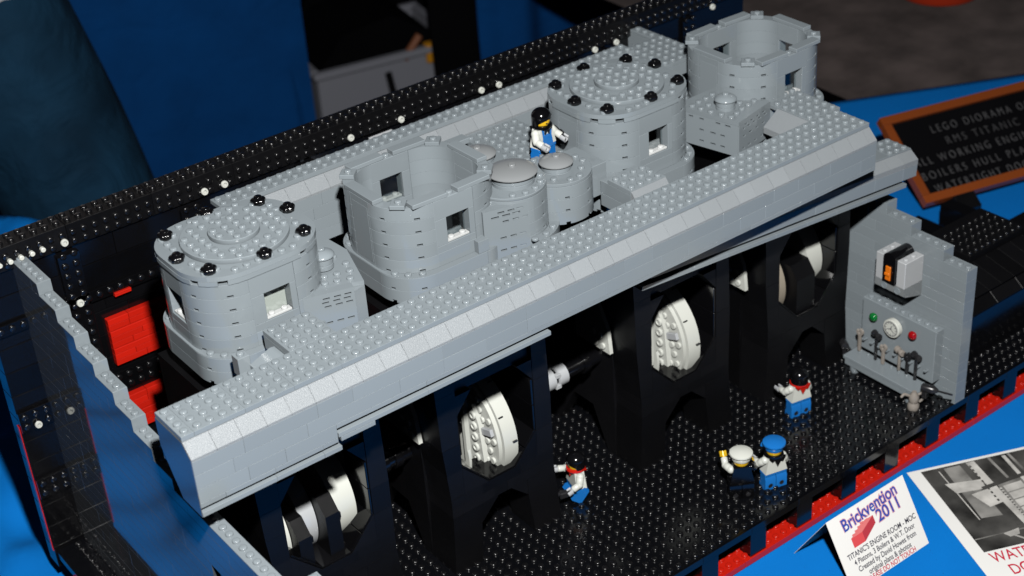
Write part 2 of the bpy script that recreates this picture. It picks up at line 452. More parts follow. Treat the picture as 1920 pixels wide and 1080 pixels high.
for i in range(len(edges)):
    ya = edges[i+1] if i+1 < len(edges) else -7; yb = edges[i]; zt = -.55-HB*i
    n = max(1, int(round(yb-ya)))
    m = MB().box((-.006, 0, 0), (1.21, yb-ya-.015, .1), .02)
    for j in range(n): m.stud(.6, (j+.5)*(yb-ya)/n, .1)
    obj('top_plate', m, GREY, lw, (0, ya+7, zt-ZF))
    if i+1 < len(edges): obj('lit_step_facing', MB().box((-.006, -.1, -HB+.1), (1.21, -.012, .1), .02), GREY, lw, (0, ya+7, zt-ZF))  # added thin facing; its lighter grey stands for light on the risers
# stub of the next wall section, low and close to the camera
stub = thing('corner_brick', 'short light grey studded brick in front of the end wall', 'brick', (1.6, -8.4, -10.6))
obj('brick', brick(2, 1, 1.2, True), GREY, stub, (1.2, 0, -.5)); obj('brick', brick(2, 1, 1.2, False), GREY, stub, (1.2, 0, -1.7)); obj('brick', brick(1, 1, 1.2, False), WHITE, stub, (.1, 0, -.8))

# ================================================================== FRONT GIRDER
fb = thing('front_girder', 'long grey girder with sloped front edge along the top of the engine', 'girder', (0, 0, -6.4))
ZG = 6.4
x = 0
for L in [1, 4, 4, 4, 6, 8, 8, 8, 8, 8, 6, 4]:
    obj('plate', brick(L, 4, .4, True), GREY, fb, (x, 0, ZG-.4+jit(.004)), (0, 0, 0)); x += L
sl = cached('slope', lambda: MB().prism([(.98, .0), (-.99, .0), (-.99, .2), (-.03, 1.18), (.98, 1.18)], .012, 1.988, 'x'), 20)
sl1 = cached('slope1', lambda: MB().prism([(.98, .0), (-.99, .0), (-.99, .2), (-.03, 1.18), (.98, 1.18)], .012, .988, 'x'), 20)
for i in range(34): obj('slope_brick', sl, SLOPE, fb, (2*i, jit(.012), ZG-1.6+jit(.006)))
obj('slope_brick', sl1, SLOPE, fb, (68, 0, ZG-1.6))
rf = random.Random(4)
def course(parent, m, xa, xb, y0, y1, z0, z1, ch=(3, 4, 6, 8), name='brick', jy=.012, rnd=rf):
    x = xa
    for L in fill_lengths(xb-xa, ch, rnd):
        obj(name, brick(L, y1-y0, z1-z0), m, parent, (x, y0+rnd.uniform(-jy, jy), z0)); x += L
course(fb, GREY, 0, 69, -1, 1, ZG-2.8, ZG-1.6)
course(fb, GREY, 0, 69, -1, 1, ZG-4.0, ZG-2.8)
course(fb, GREY, 0, 11.3, -1, 1, ZG-5.2, ZG-4.0); course(fb, GREY, 0, 11.3, -1, 1, ZG-5.6, ZG-5.2, (2, 4))
course(fb, GREY, 11.3, 69, -1, 1, ZG-4.4, ZG-4.0, (4, 6, 8), 'plate')
course(fb, GREY, 0, 11.5, -1.05, 1, ZG-6.35, ZG-5.97, (4, 6), 'lip_plate')
course(fb, GREY, 0, 14.5, -.05, 1, ZG-5.96, ZG-5.61, (6, 8), 'recessed_plate')
course(fb, GREY, 11.35, 31.2, -1.05, 1, ZG-5.2, ZG-4.82, (4, 6, 8), 'lip_plate')
course(fb, GREY, 11.52, 14.5, -1.05, 1, ZG-5.6, ZG-5.22, (3,), 'lip_plate')
course(fb, GREY, 11.35, 31.2, -.05, 1, ZG-4.81, ZG-4.41, (6, 8), 'recessed_plate')
for (ya, yb, za, zb) in ((1.0, 4, -1.6, -.4), (1.0, 4, -2.8, -1.6), (1.0, 4, -4.0, -2.8), (1.0, 3.2, -5.2, -4.0), (1.0, 2.5, -6.35, -5.2)):
    zb2 = zb; lim = 69 if zb > -4.1 else (30 if zb < -4.5 else 44)
    if zb <= -5.2: lim = 11.4
    x = 0
    while x < lim-.1:
        L = min(8, lim-x)
        obj('core_brick', MB().prism([(ya, za+ZG+.01), (yb if zb > -3 else yb-.7, za+ZG+.01), (yb, zb+ZG-.01), (ya, zb+ZG-.01)], .005, L-.01, 'x'), GREY, fb, (x, 0, 0)); x += L

for poly in ([(-.03, -.42), (4, -.42), (4, -1.6), (-1, -1.6), (-1, -1.4)], [(-1, -1.61), (4, -1.61), (4, -2.8), (-1, -2.8)], [(-1, -2.81), (4, -2.81), (3.35, -4.0), (-1, -4.0)], [(-1, -4.01), (3.3, -4.01), (2.55, -5.2), (-1, -5.2)], [(-1, -5.21), (2.5, -5.21), (1.85, -6.34), (-1, -6.34)]):
    obj('shaded_end_facing', MB().prism([(a, b+ZG) for a, b in poly], -.06, -.004, 'x').mesh('shaded_end_facing', 20), SHINY_SHADED, fb)  # added thin facings; their darker colour carries the shade on the girder end
# ---- lower girder that sags away to the right
lg = thing('sagging_girder', 'second grey girder sagging below the front girder towards the right end', 'girder', (77.85, 2.2, -6.46))
lg.rotation_euler = (0, R(4.6), 0)
obj('plate', brick(3, 3, .12, True), GREY, lg, (-3, 0, -.12))
x = -3
for L in (8, 8, 8, 7): x -= L; obj('plate', brick(L, 3, .12, False), GREY, lg, (x, 0, -.12))
for i in range(1, 18): obj('slope_brick', cached('slope_low', lambda: MB().prism([(.98, -.2), (-.99, -.2), (-.99, .30), (-.03, .97), (.98, .97)], .012, 1.988, 'x'), 20), SLOPE, lg, (-2*i, 0, -1.1))
course(lg, GREY, -34, 0, -1, 2, -2.55, -1.31, (4, 6, 8))
course(lg, GREY, -35, -1.4, -.1, 2, -2.98, -2.56, (6, 8), 'recessed_plate')
course(lg, GREY, -35, -1.3, -1.02, 2, -3.40, -2.99, (4, 6, 8), 'lip_plate')

# ---- rear girder
bk = thing('rear_girder', 'grey girder with studded top running along the black hull side', 'girder', (17, 23.7, -4.3))
x = 0
for L in (8, 8, 8, 8, 8, 6): obj('plate', brick(L, 2, .4, True), GREY, bk, (x, 1.15, 5.9-.4)); x += L
for i in range(23): obj('slope_brick', sl, SLOPE, bk, (2*i, 1.15, 5.9-1.6))
for k in range(4): course(bk, GREY, 0, 46, .15, 3.1, 5.9-1.6-1.17*(k+1), 5.9-1.6-1.17*k)
dk = thing('rear_platform', 'grey studded platform beside the rear girder behind the third cylinder', 'platform', (56, 20.5, 0))
for i in range(3): obj('plate', brick(4, 6, .4, True), GREY, dk, (i*4, 0, .75))
for i in range(3): obj('brick', brick(4, 6, 1.2), GREY, dk, (i*4, 0, -.46))
sw = thing('rear_bulkhead_top', 'small grey studded wall end at the far rear of the model', 'bulkhead', (69.2, 25.6, -3.2))
for k in range(2):
    obj('brick', brick(1.2, 4, 1.25), GREY, sw, (0, 0, k*1.26)); obj('brick', brick(1.2, 3.6, 1.25), GREY, sw, (0, 4, k*1.26))
m = MB().box((0, 0, 0), (1.2, 6.6, .3), .03)
for j in range(6): m.stud(.6, .6+j*1.08, .3)
obj('top_plate', m, GREY, sw, (0, .5, 2.54))

# ================================================================== CYLINDERS
HX, HY, RC = 5.7, 5.1, 3.75
SX, SY = 2*(HX-RC), 2*(HY-RC)
def arc_brick(ro, ri, h, notches=True, n=24):
    m = MB(); A = [math.pi/2*i/n for i in range(n+1)]
    nz = [(A[5], A[7]), (A[17], A[19])] if notches else []
    def isn(i): return any(a-1e-6 <= A[i] and A[i+1] <= b+1e-6 for a, b in nz)
    prof = [(-.018, .002), (0, .02), (0, .24), (0, h-.02), (-.018, h-.002)]
    for i in range(n):
        a, b = A[i], A[i+1]
        def pt(ang, r_, z): return (r_*math.cos(ang), r_*math.sin(ang), z)
        for j in range(4):
            d0, d1 = prof[j][0], prof[j+1][0]
            if isn(i) and j < 2: d0 = d1 = -.75
            if isn(i) and j == 2: d0 = 0
            m.quadgrid([pt(a, ro+d0, prof[j][1]), pt(b, ro+d0, prof[j][1]), pt(b, ro+d1, prof[j+1][1]), pt(a, ro+d1, prof[j+1][1])], [(0, 1, 2, 3)])
        if isn(i):
            m.quadgrid([pt(a, ro-.75, .24), pt(b, ro-.75, .24), pt(b, ro, .24), pt(a, ro, .24)], [(0, 1, 2, 3)])
            for (k, ang) in ((i-1, a), (i+1, b)):
                if not isn(k): m.quadgrid([pt(ang, ro-.75, .004), pt(ang, ro, .004), pt(ang, ro, .24), pt(ang, ro-.75, .24)], [(0, 1, 2, 3)])
        m.quadgrid([pt(b, ri, .004), pt(a, ri, .004), pt(a, ri, h-.004), pt(b, ri, h-.004)], [(0, 1, 2, 3)])
        m.quadgrid([pt(a, ri, h-.004), pt(a, ro-.025, h-.004), pt(b, ro-.025, h-.004), pt(b, ri, h-.004)], [(0, 1, 2, 3)])
        ro2 = ro-.75 if isn(i) else ro-.025
        m.quadgrid([pt(a, ri, .004), pt(b, ri, .004), pt(b, ro2, .004), pt(a, ro2, .004)], [(0, 1, 2, 3)])
    for ang in (A[0], A[-1]):
        m.quadgrid([(ri*math.cos(ang), ri*math.sin(ang), .004), (ro*math.cos(ang), ro*math.sin(ang), .004), (ro*math.cos(ang), ro*math.sin(ang), h-.004), (ri*math.cos(ang), ri*math.sin(ang), h-.004)], [(0, 1, 2, 3)])
    return m
def arc_mesh(ro, ri, h, notches=True): 
    def fn():
        a = arc_brick(ro, ri, h, notches)
        return a
    key = ('curved_brick', ro, ri, h, notches)
    if key not in CACHE:
        a = arc_brick(ro, ri, h, notches)
        me = bpy.data.meshes.new('curved_brick')
        me.from_pydata([(x*S, y*S, z*S) for x, y, z in a.v], [], a.f)
        bm = bmesh.new(); bm.from_mesh(me); bmesh.ops.remove_doubles(bm, verts=bm.verts, dist=1e-6); bmesh.ops.recalc_face_normals(bm, faces=bm.faces); bm.to_mesh(me); bm.free()
        for p in me.polygons: p.use_smooth = True
        me.set_sharp_from_angle(angle=R(30)); CACHE[key] = me
    return CACHE[key]
ARCS = [(1, 1, 0), (-1, 1, R(90)), (-1, -1, R(180)), (1, -1, R(270))]
def rrect(hx, hy, rc, n=12):
    P = []
    for (sx, sy, a0) in ARCS:
        for i in range(n+1):
            a = a0+math.pi/2*i/n; P.append((sx*(hx-rc)+rc*math.cos(a), sy*(hy-rc)+rc*math.sin(a)))
    return P
def in_rr(x, y, hx, hy, rc):
    dx, dy = max(abs(x)-(hx-rc), 0), max(abs(y)-(hy-rc), 0)
    return math.hypot(dx, dy) <= rc if (dx or dy) else True
YC = 14.3
WT = 5.95      # wall height (five courses)
bolt_me = None
def bolt_mesh():
    m = MB(); n = 32
    def ring(rad, z): return [(rad(2*math.pi*i/n)*math.cos(2*math.pi*i/n), rad(2*math.pi*i/n)*math.sin(2*math.pi*i/n), z) for i in range(n)]
    fl_ = lambda q: (lambda a: q*(1+.10*math.cos(5*a)))
    rings = [ring(lambda a: .36, -.02), ring(fl_(.40), .08), ring(fl_(.52), .2), ring(fl_(.53), .36), ring(fl_(.44), .47), ring(lambda a: .30, .49), ring(lambda a: .29, .62), ring(lambda a: .25, .66)]
    v = sum(rings, []); F = [(j*n+i, j*n+(i+1) % n, (j+1)*n+(i+1) % n, (j+1)*n+i) for j in range(len(rings)-1) for i in range(n)]
    F.append(tuple((len(rings)-1)*n+i for i in range(n)))
    return m.quadgrid(v, F)
def wall_mesh_window(L, H, x0, x1, z0, z1, t=1.0):
    """straight wall L long (along x, outer face at y=0, inner at y=t) with a window opening; returns list of boxes"""
    m = MB()
    return m
def cyl(cx, label, capped, windows, zw=3.9):
    t = thing('engine_cylinder', label, 'steam cylinder', (cx, YC, zw-WT-2.4), 0, 'four engine cylinders')
    b0 = 2.4
    # base block, two courses, wider than the wall
    bx, by, br = HX+.2, HY+.65, 3.4
    for k in range(2):
        for (sx, sy, a0) in ARCS:
            obj('curved_brick', arc_mesh(br, br-1.2, 1.2), GREY, t, (sx*(bx-br), sy*(by-br), 1.2*k), (0, 0, a0))
        for sy in (-1, 1): obj('straight_brick', brick(2*(bx-br), 1.2, 1.2), GREY, t, (-(bx-br), sy*by-(1.2 if sy > 0 else 0), 1.2*k))
        for sx in (-1, 1): obj('straight_brick', brick(1.2, 2*(by-br), 1.2), GREY, t, (sx*bx-(1.2 if sx > 0 else 0), -(by-br), 1.2*k))
    pl = MB().prism(rrect(bx-.02, by-.02, br), 2.395, 2.44, 'z')
    for (sx, sy, a0) in ARCS:
        for q in (22, 45, 68):
            a = a0+R(q); pl.stud(sx*(bx-br)+(br-.45)*math.cos(a), sy*(by-br)+(br-.45)*math.sin(a), 2.44)
    obj('ledge_plate', pl, GREY, t)
    H = 1.19
    for k in range(5):
        for (sx, sy, a0) in ARCS:
            obj('curved_brick', arc_mesh(RC, RC-1, H), GREY, t, (sx*(HX-RC), sy*(HY-RC), b0+.04+H*k), (0, 0, a0+R(jit(.15))))
    z0 = b0+.04
    def straight(side):
        win = side in windows
        along = SX if side in 'FB' else SY
        rotz = {'F': 0, 'R': R(90), 'B': R(180), 'L': R(-90)}[side]
        off = {'F': (0, -HY), 'R': (HX, 0), 'B': (0, HY), 'L': (-HX, 0)}[side]
        def put(name, xa, xb, za, zb, ya=0, yb=1, m_=GREY):
            if xb-xa < .03: return
            me = MB().box((xa, ya, za), (xb, yb, zb), .025)
            obj(name, me, m_, t, (off[0], off[1], z0), (0, 0, rotz))
        hw = along/2
        ww = min(1.12, hw-.2); wx = .3 if side == 'F' else 0
        wz0, wz1 = 5*H-4.15, 5*H-1.75
        if not win:
            for k in range(5): put('straight_brick', -hw+.008, hw-.008, H*k+.004, H*(k+1)-.004)
            if side == 'L':
                put('flush_panel', -ww, ww, .3, 5*H-.6, -.012, .02)
        else:
            k = 0; zz = 0
            while zz < wz0-.05:
                h = min(H, wz0-zz); put('straight_brick', -hw+.008, hw-.008, zz+.004, zz+h-.004); zz += h
            for (xa, xb) in ((-hw+.008, wx-ww), (wx+ww, hw-.008)): put('jamb', xa, xb, wz0+.004, wz1-.004)
            put('lintel', -hw+.008, hw-.008, wz1+.004, 5*H-.004)
            put('window_pane', wx-ww+.02, wx+ww-.02, wz0+.02, wz1-.02, .72, .8, CLEAR)
            me = MB().box((wx-ww+.03, .12, wz0+.01), (wx+ww-.03, .68, wz0+.2), .03)
            for q in (-.5, .5): me.stud(wx+q*ww, .4, wz0+.2, r_=.26)
            obj('clear_sill', me, FROST, t, (off[0], off[1], z0), (0, 0, rotz))
    for s_ in 'FRBL': straight(s_)
    zt = z0+5*H
    # inside: piston crown
    pc = MB().prism(rrect(HX-1.05, HY-1.05, RC-1.05), z0-.3, z0+(.5 if not capped else 1.2), 'z')
    obj('piston', pc, LGREY if capped else GREY, t)
    rod = MB().box((-1.5, -HY+1.04, z0+.4), (2.0, 1.9, z0+4.6), .05).box((-HX+1.04, -1.2, z0+.4), (-1.6, 1.2, z0+4.6), .05) if cx < 20 else MB().box((-.9, -.9, z0+.4), (.9, .9, z0+3.0 if capped else z0+2.2), .06)
    obj('piston_rod', rod, WHITE if cx < 20 else GREY, t)
    if capped:
        g = [(i+.5, j+.5) for i in range(-8, 8) for j in range(-8, 8)]
        # ring of cap plates with broken joints, then a rim plate
        seg = rrect(HX+.10, HY+.10, RC+.10, 8); inn = rrect(HX-1.1, HY-1.1, RC-1.1, 8); n = len(seg)
        parts = 8; per = n//parts
        for q in range(parts):
            i0 = q*per; i1 = (q+1)*per
            idx = [i % n for i in range(i0, i1+1)]
            if q % 2 == 0:
                me = MB().prism([seg[i] for i in idx]+[inn[i] for i in reversed(idx)], zt+.01, zt+.39, 'z')
            else:
                idx2 = idx[1:-1]
                me = MB().prism([seg[i] for i in idx2]+[inn[i] for i in reversed(idx2)], zt+.01, zt+.39, 'z')
                sh = [(a*.86, b*.86) for a, b in seg]
                me.prism([sh[i] for i in idx]+[inn[i] for i in reversed(idx)], zt+.012, zt+.385, 'z')
            obj('cap_plate', me, GREY, t)
        rim = rrect(HX+.06, HY+.06, RC+.06, 10)
        n = len(rim); inn2 = [(0, 0)]
        for q in range(4):
            i0 = q*n//4; i1 = (q+1)*n//4
            idx = [i % n for i in range(i0+5, i1+6)]
            me = MB().prism([rim[i] for i in idx]+[(0, 0)], zt+.40, zt+.79+.01*(q % 2), 'z')
            obj('rim_plate', me, GREY, t)
        stud_xy = [(a, b) for a, b in g if math.hypot(a*.97, b*1.03) > 4.45 and in_rr(a, b, HX-.30, HY-.30, RC-.3)]
        tag(obj('cap_studs', studs_np([(a, b, zt+.79) for a, b in stud_xy]).mesh('studs'), GREY, t), kind='stuff')
        rp = MB().lathe([(4.2, zt+.79), (4.22, zt+.82), (4.22, zt+1.16), (4.18, zt+1.19)], n=56)
        for a, b in g:
            if 2.15 < math.hypot(a, b) < 3.95: rp.stud(a, b, zt+1.19)
        obj('round_plate', rp, GREY, t)
        rp = MB().lathe([(1.98, zt+1.19), (2.0, zt+1.22), (2.0, zt+1.56), (1.96, zt+1.59)], n=40)
        for a, b in g:
            if math.hypot(a, b) < 1.75: rp.stud(a, b, zt+1.59)
        obj('round_plate', rp, GREY, t)
        bm_ = cached('bolt', lambda: bolt_mesh().xf(Matrix.Scale(1.12, 4)), 50)
        for (a, b) in ((-4.15, -3.6), (-5.1, -.35), (-4.15, 3.5), (0, 4.55), (4.0, 3.3), (5.1, .6), (4.1, -3.5), (.1, -4.45)):
            obj('bolt', bm_, BLACK, t, (a, b, zt+.80))
    else:
        til = cached('tile4', lambda: MB().box((-1.65, -.5, 0), (1.65, .5, .38), .04))
        tl2 = cached('tile4b', lambda: MB().box((-2.1, -.5, 0), (2.1, .5, .38), .04))
        for sy in (-1, 1):
            for sx in (-1, 1):
                obj('tile', til, GREY, t, (sx*2.15, sy*(HY-.5), zt+.005), (0, 0, R(-sx*sy*2)+R(180 if sy > 0 else 0)))
            obj('stud_plate', MB().box((-.46, -.46, -.3), (.46, .46, 0), .03).stud(0, 0, 0), GREY, t, (0, sy*(HY-.5), zt+.02))
        for sx in (-1, 1): obj('tile', tl2, GREY, t, (sx*(HX-.5), 0, zt+.005), (0, 0, R(90+jit(1.5))))
        cp = cached('corner_plate', lambda: MB().box((-.62, -.62, 0), (.62, .62, .38), .04).stud(0, 0, .38))
        for (sx, sy, a0) in ARCS:
            q = (RC-.42)*.7071; obj('corner_plate', cp, GREY, t, (sx*(HX-RC+q), sy*(HY-RC+q), zt+.006), (0, 0, R(45)))
    return t
cyl(13.0, 'capped grey cylinder nearest the stepped end wall, black bolts on its lid', True, 'FL')
cyl(29.9, 'open-topped grey cylinder between the bolted one and the round domes', False, 'FB')
cyl(51.7, 'capped grey cylinder with black bolts next to the dark-haired figure', True, 'F')
cyl(68.6, 'open-topped grey cylinder farthest right at the end of the engine', False, 'FRB')

# ---- deck pieces between girder and cylinders
pf = thing('studded_platform', 'grey studded platform joining the girder to the first bolted cylinder', 'platform', (11, 4, -1.2))
obj('plate', brick(4, 4, .4, True), GREY, pf, (0, .02, .8)); obj('brick', brick(4, 4, 1.2), GREY, pf, (0, .02, -.42))
obj('slope_brick', MB().prism([(-2.2, -.9), (0, -.9), (0, .55), (-.4, .6), (-2.2, -.1)], .1, 2.4, 'y'), GREY, pf, (-.02, 0, .0))
obj('stud_brick', MB().box((-3.1, 2.4, -.9), (-2.1, 3.4, .75), .03).stud(-2.6, 2.9, .75), GREY, pf)
pf = thing('studded_platform', 'grey studded platform with smooth front slope before the third cylinder', 'platform', (45.2, 5.2, -1.2))
obj('plate', brick(4, 3, .4, True), GREY, pf, (0, .0, .8)); obj('brick', brick(4, 4, 1.2), GREY, pf, (0, 0, -.42)); obj('brick', brick(4, 3, 1.2), GREY, pf, (0, 1, -1.63))
obj('slope_brick', MB().prism([(0, -.6), (0, .8), (-.05, 1.15), (-1.0, .1), (-1.0, -.6)], .01, 3.9, 'x'), SLOPE, pf)
pf = thing('studded_platform', 'wide grey studded platform at the right end of the girder', 'platform', (65.6, 4, -1.2))
obj('plate', brick(4, 4, .4, True), GREY, pf, (0, .02, .8)); obj('brick', brick(4, 4, 1.2), GREY, pf, (0, .02, -.42))
obj('plate', brick(4, 3, .4, True), GREY, pf, (0, 4.04, .8))
obj('slope_brick', MB().prism([(-1.9, -.7), (0, -.7), (0, 1.1), (-.1, 1.15), (-1.9, -.1)], .1, 3.9, 'y'), SLOPE, pf)
mp = thing('middle_deck', 'grey studded deck under the dark-haired figure between the domes', 'platform', (40, 13.5, -.32))
for i in range(2): obj('plate', brick(3, 10, .4, True), GREY, mp, (1+i*3, 0, 0))

# ---- valve chests with louvred fronts
def slotted_front(L, H, rows, m, parent, loc, rz, t=.8):
    """front wall L x H with recessed dark slots as real pockets"""
    pk = []
    for (zz, xs) in rows:
        for (xa, xb) in xs: pk.append((xa, xb, zz, zz+.2))
    X = sorted({0.0, L}|{q for p in pk for q in p[:2]}); Z = sorted({0.0, H}|{q for p in pk for q in p[2:]})
    M_ = MB()
    def dep(xm, zm): return .6 if any(a < xm < b and c < zm < e for a, b, c, e in pk) else 0
    D_ = [[dep((X[i]+X[i+1])/2, (Z[j]+Z[j+1])/2) for j in range(len(Z)-1)] for i in range(len(X)-1)]
    for i in range(len(X)-1):
        for j in range(len(Z)-1):
            y = D_[i][j]; M_.quadgrid([(X[i], y, Z[j]), (X[i+1], y, Z[j]), (X[i+1], y, Z[j+1]), (X[i], y, Z[j+1])], [(0, 1, 2, 3)])
            if i+1 < len(X)-1 and D_[i+1][j] != y:
                M_.quadgrid([(X[i+1], 0, Z[j]), (X[i+1], .6, Z[j]), (X[i+1], .6, Z[j+1]), (X[i+1], 0, Z[j+1])], [(0, 1, 2, 3)])
            if j+1 < len(Z)-1 and D_[i][j+1] != y:
                M_.quadgrid([(X[i], 0, Z[j+1]), (X[i+1], 0, Z[j+1]), (X[i+1], .6, Z[j+1]), (X[i], .6, Z[j+1])], [(0, 1, 2, 3)])
    M_.quadgrid([(0, 0, 0), (0, t, 0), (0, t, H), (0, 0, H), (L, 0, 0), (L, t, 0), (L, t, H), (L, 0, H)], [(0, 1, 2, 3), (4, 5, 6, 7), (3, 2, 6, 7), (0, 1, 5, 4), (1, 2, 6, 5)])
    return obj('louvred_brick', M_.mesh('louvred_brick', 0), m, parent, loc, (0, 0, rz))
def dish(parent, x, y, z, rr, m=None, neck=1.0):
    """shallow inverted dish on a round neck, stud on top"""
    pr_ = [(rr*.90, -.02), (rr, .03), (rr, .10), (rr*.93, .20), (rr*.78, .32), (rr*.55, .43), (rr*.3, .49), (.31, .51), (.30, .66), (.26, .70)]
    obj('dish', MB().lathe(pr_, n=44).mesh('dish', 45), m or DISH, parent, (x, y, z))
    nk = rr*.86
    obj('neck', MB().lathe([(nk, -neck), (nk, -.62), (nk-.03, -.6), (nk-.03, -.55), (nk, -.53), (nk, -.06), (nk-.05, -.02)], n=36).mesh('neck', 35), GREY, parent, (x, y, z))
ch = thing('valve_chest', 'grey valve chest with louvred front between the first and second cylinder', 'valve chest', (15.3, 9.2, -4.0))
ya = R(-16)
H = .3+4.0
row = lambda z, dx=0: (z, [(1.55+dx, 2.1+dx), (2.45+dx, 3.0+dx), (3.3+dx, 3.85+dx)])
slotted_front(4.1, H, [row(.35), row(1.55), row(3.0, .05), row(3.38, -.1), row(3.72, .0)], GREY, ch, (0, 0, 0), ya)
c_, s_ = math.cos(ya), math.sin(ya)
body = [(0.2, .5), (4.1*c_, 4.1*s_), (4.1*c_+1.15, 4.1*s_+.1), (6.6, 3.4), (6.9, 7.5), (1.6, 7.5)]
body = [(0+.8*-s_, .8*c_), (4.1*c_-.8*s_, 4.1*s_+.8*c_), (4.1*c_+.02, 4.1*s_+.03), (4.1*c_+1.1, 4.1*s_+.25), (6.7, 4.2), (6.4, 8.5), (1.6, 8.5)]
obj('chest_body', MB().prism(body, 0, H-.41, 'z'), GREY, ch)
top = MB().prism([(4.1*c_*0+.0, .8), (4.1*c_, 4.1*s_+.82), (4.1*c_+1.1, 4.1*s_+.25), (6.7, 4.2), (6.4, 8.5), (1.6, 8.5)], H-.40, H-.001, 'z')
for (a, b) in ((.6, 1.35), (1.55, 1.1), (2.5, .8), (3.45, .5), (4.4, .1), (5.0, 1.1), (4.0, 1.4), (3.0, 1.7), (2.0, 2.0), (5.4, 2.3), (5.2, 3.9), (2.4, 3.0)): top.stud(a, b, H)
obj('top_plate', top, GREY, ch)
dish(ch, 3.75, 3.0, H+1.15, 1.0, GREY)

c2 = thing('valve_chest', 'grey louvred valve chest with the largest round dome beside the open cylinder', 'valve chest', (32.5, 9.0, -4.4))
H = 5.7; ya = R(-14.7); c_, s_ = math.cos(ya), math.sin(ya)
slotted_front(3.9, H, [row(.5, -.25), row(1.65, -.2), row(2.8, -.15), row(4.3, .15), (4.85, [(.7, 1.4), (1.7, 2.4), (2.6, 3.3)]), (5.2, [(1.3, 1.9), (2.2, 2.8), (3.0, 3.6)])], GREY, c2, (0, 0, 0), ya)
obj('chest_body', MB().prism([(-.8*s_, .8*c_), (3.9*c_-.8*s_-.3, 3.9*s_+.8*c_), (2.2, 5.5), (.9, 6)], 0, H-.31, 'z'), GREY, c2)
tx, ty = 4.4, 2.2
for k in range(5):
    for a in range(4): obj('curved_brick', arc_mesh(3.2, 2.2, 1.19), GREY, c2, (tx, ty, 1.19*k), (0, 0, R(90*a-88)))
lgp = MB()
for k in range(8):
    a = R(-95+k*20); lgp.stud(tx+3.68*math.cos(a), ty+3.68*math.sin(a), 2.2)
obj('ledge_studs', lgp, GREY, c2)
for a in (-92, -2): obj('curved_brick', arc_mesh(4.1, 3.22, 1.1, False), GREY, c2, (tx, ty, 0), (0, 0, R(a))); obj('curved_brick', arc_mesh(4.1, 3.22, 1.1, False), GREY, c2, (tx, ty, 1.1), (0, 0, R(a)))
top = MB().prism([(.25, .85), (3.9*c_+.1, 3.9*s_+.9), (4.6, 4), (1.5, 5), (.9, 4.6)], H-.31, H, 'z')
for (a, b) in ((.7, 1.3), (1.6, 1.05), (2.5, .8), (1.2, 2.2), (3.4, .4)): top.stud(a, b, H)
tp = MB().lathe([(3.17, 5.96), (3.19, 5.99), (3.19, 6.2), (3.16, 6.23)], (tx, ty, 0), 44)
for k in range(12):
    a = R(-120+k*24); tp.stud(tx+2.72*math.cos(a), ty+2.72*math.sin(a), 6.23)
obj('top_plate', top, GREY, c2); obj('round_plate', tp, GREY, c2)
dish(c2, 4.7, 1.95, 7.15, 2.15)
obj('link_brick', MB().box((-.95, -.42, 0), (.12, 1.0, 1.19), .016), GREY, c2); obj('link_brick', MB().box((-.95, -.42, 1.2), (.12, 1.0, 2.39), .016), GREY, c2); obj('link_brick', MB().box((-.95, -.42, 2.4), (.12, 1.0, 3.5), .016), GREY, c2)
c3 = thing('round_receiver', 'round grey receiver with smooth dish lid near the figure on deck', 'receiver', (41.9, 11.0, -2.6))
for k in range(3):
    for a in range(4): obj('curved_brick', arc_mesh(3.05, 2.0, 1.2), GREY, c3, (0, 0, 1.2*k), (0, 0, R(90*a-45)))
tp = MB().lathe([(3.0, 3.6), (3.03, 3.63), (3.03, 3.85), (3.0, 3.88)], n=44)
for i in range(-3, 3):
    for j in range(-3, 3):
        a, b = i+.5, j+.5
        if 1.6 < math.hypot(a, b) < 2.8: tp.stud(a, b, 3.88)
obj('top_plate', tp, GREY, c3); dish(c3, 0, 0, 4.5, 1.5)
obj('link_brick', MB().box((2.4, -1.6, .6), (4.2, 2.5, 3.6), .04), GREY, c3)
c4 = thing('round_receiver', 'grey dish-topped receiver behind the open cylinder, partly hidden', 'receiver', (37.9, 16.9, -2.6))
for a in range(4):
    for k in range(3): obj('curved_brick', arc_mesh(2.3, 1.4, 1.2), GREY, c4, (0, 0, 1.2*k), (0, 0, R(90*a)))
obj('top_plate', MB().lathe([(2.3, 3.6), (2.3, 3.9)], n=36), GREY, c4); dish(c4, 0, 0, 4.6, 1.65)
obj('tile', MB().box((-2.4, 1.6, 4.0), (1.6, 2.7, 4.5), .04), GREY, c4, (-.8, .6, .6))

c5 = thing('valve_chest', 'grey louvred valve chest with tiny dome beside the farthest open cylinder', 'valve chest', (60.2, 7.5, -3.0))
H = 3.5
yb_ = R(13)
slotted_front(5.3, H-.41, [(.5, [(.6, 1.0), (1.5, 2.0), (2.6, 3.0), (3.7, 4.1)]), (1.7, [(.7, 1.1), (1.7, 2.2), (2.8, 3.2), (3.9, 4.3)]), (2.45, [(.6, 1.0), (1.4, 1.9), (2.3, 2.8), (3.2, 3.7), (4.2, 4.7)]), (2.78, [(.9, 1.4), (1.9, 2.4), (2.9, 3.4), (3.9, 4.4)])], GREY, c5, (.0, 0, 0), yb_)
slotted_front(6.0, H-.41, [(.5, [(1.8, 2.3), (3.0, 3.6), (4.1, 4.6)]), (1.6, [(1.8, 2.3), (3.0, 3.6), (4.1, 4.6)]), (2.7, [(.6, 1.1), (1.8, 2.3), (3.6, 4.1), (4.6, 5.2)])], GREY, c5, (-1.3, 6.0, 0), R(-78))
obj('chest_body', MB().prism([(.75, .9), (5.2*math.cos(yb_)-.1, 5.2*math.sin(yb_)+.8), (4.8, 7), (-.5, 7), (-.5, 6)], .01, H-.41, 'z'), GREY, c5)
top = MB().prism([(-.06, .0), (5.16, 1.19), (4.8, 7), (-1.3, 7), (-1.3, 6)], H-.4, H, 'z')
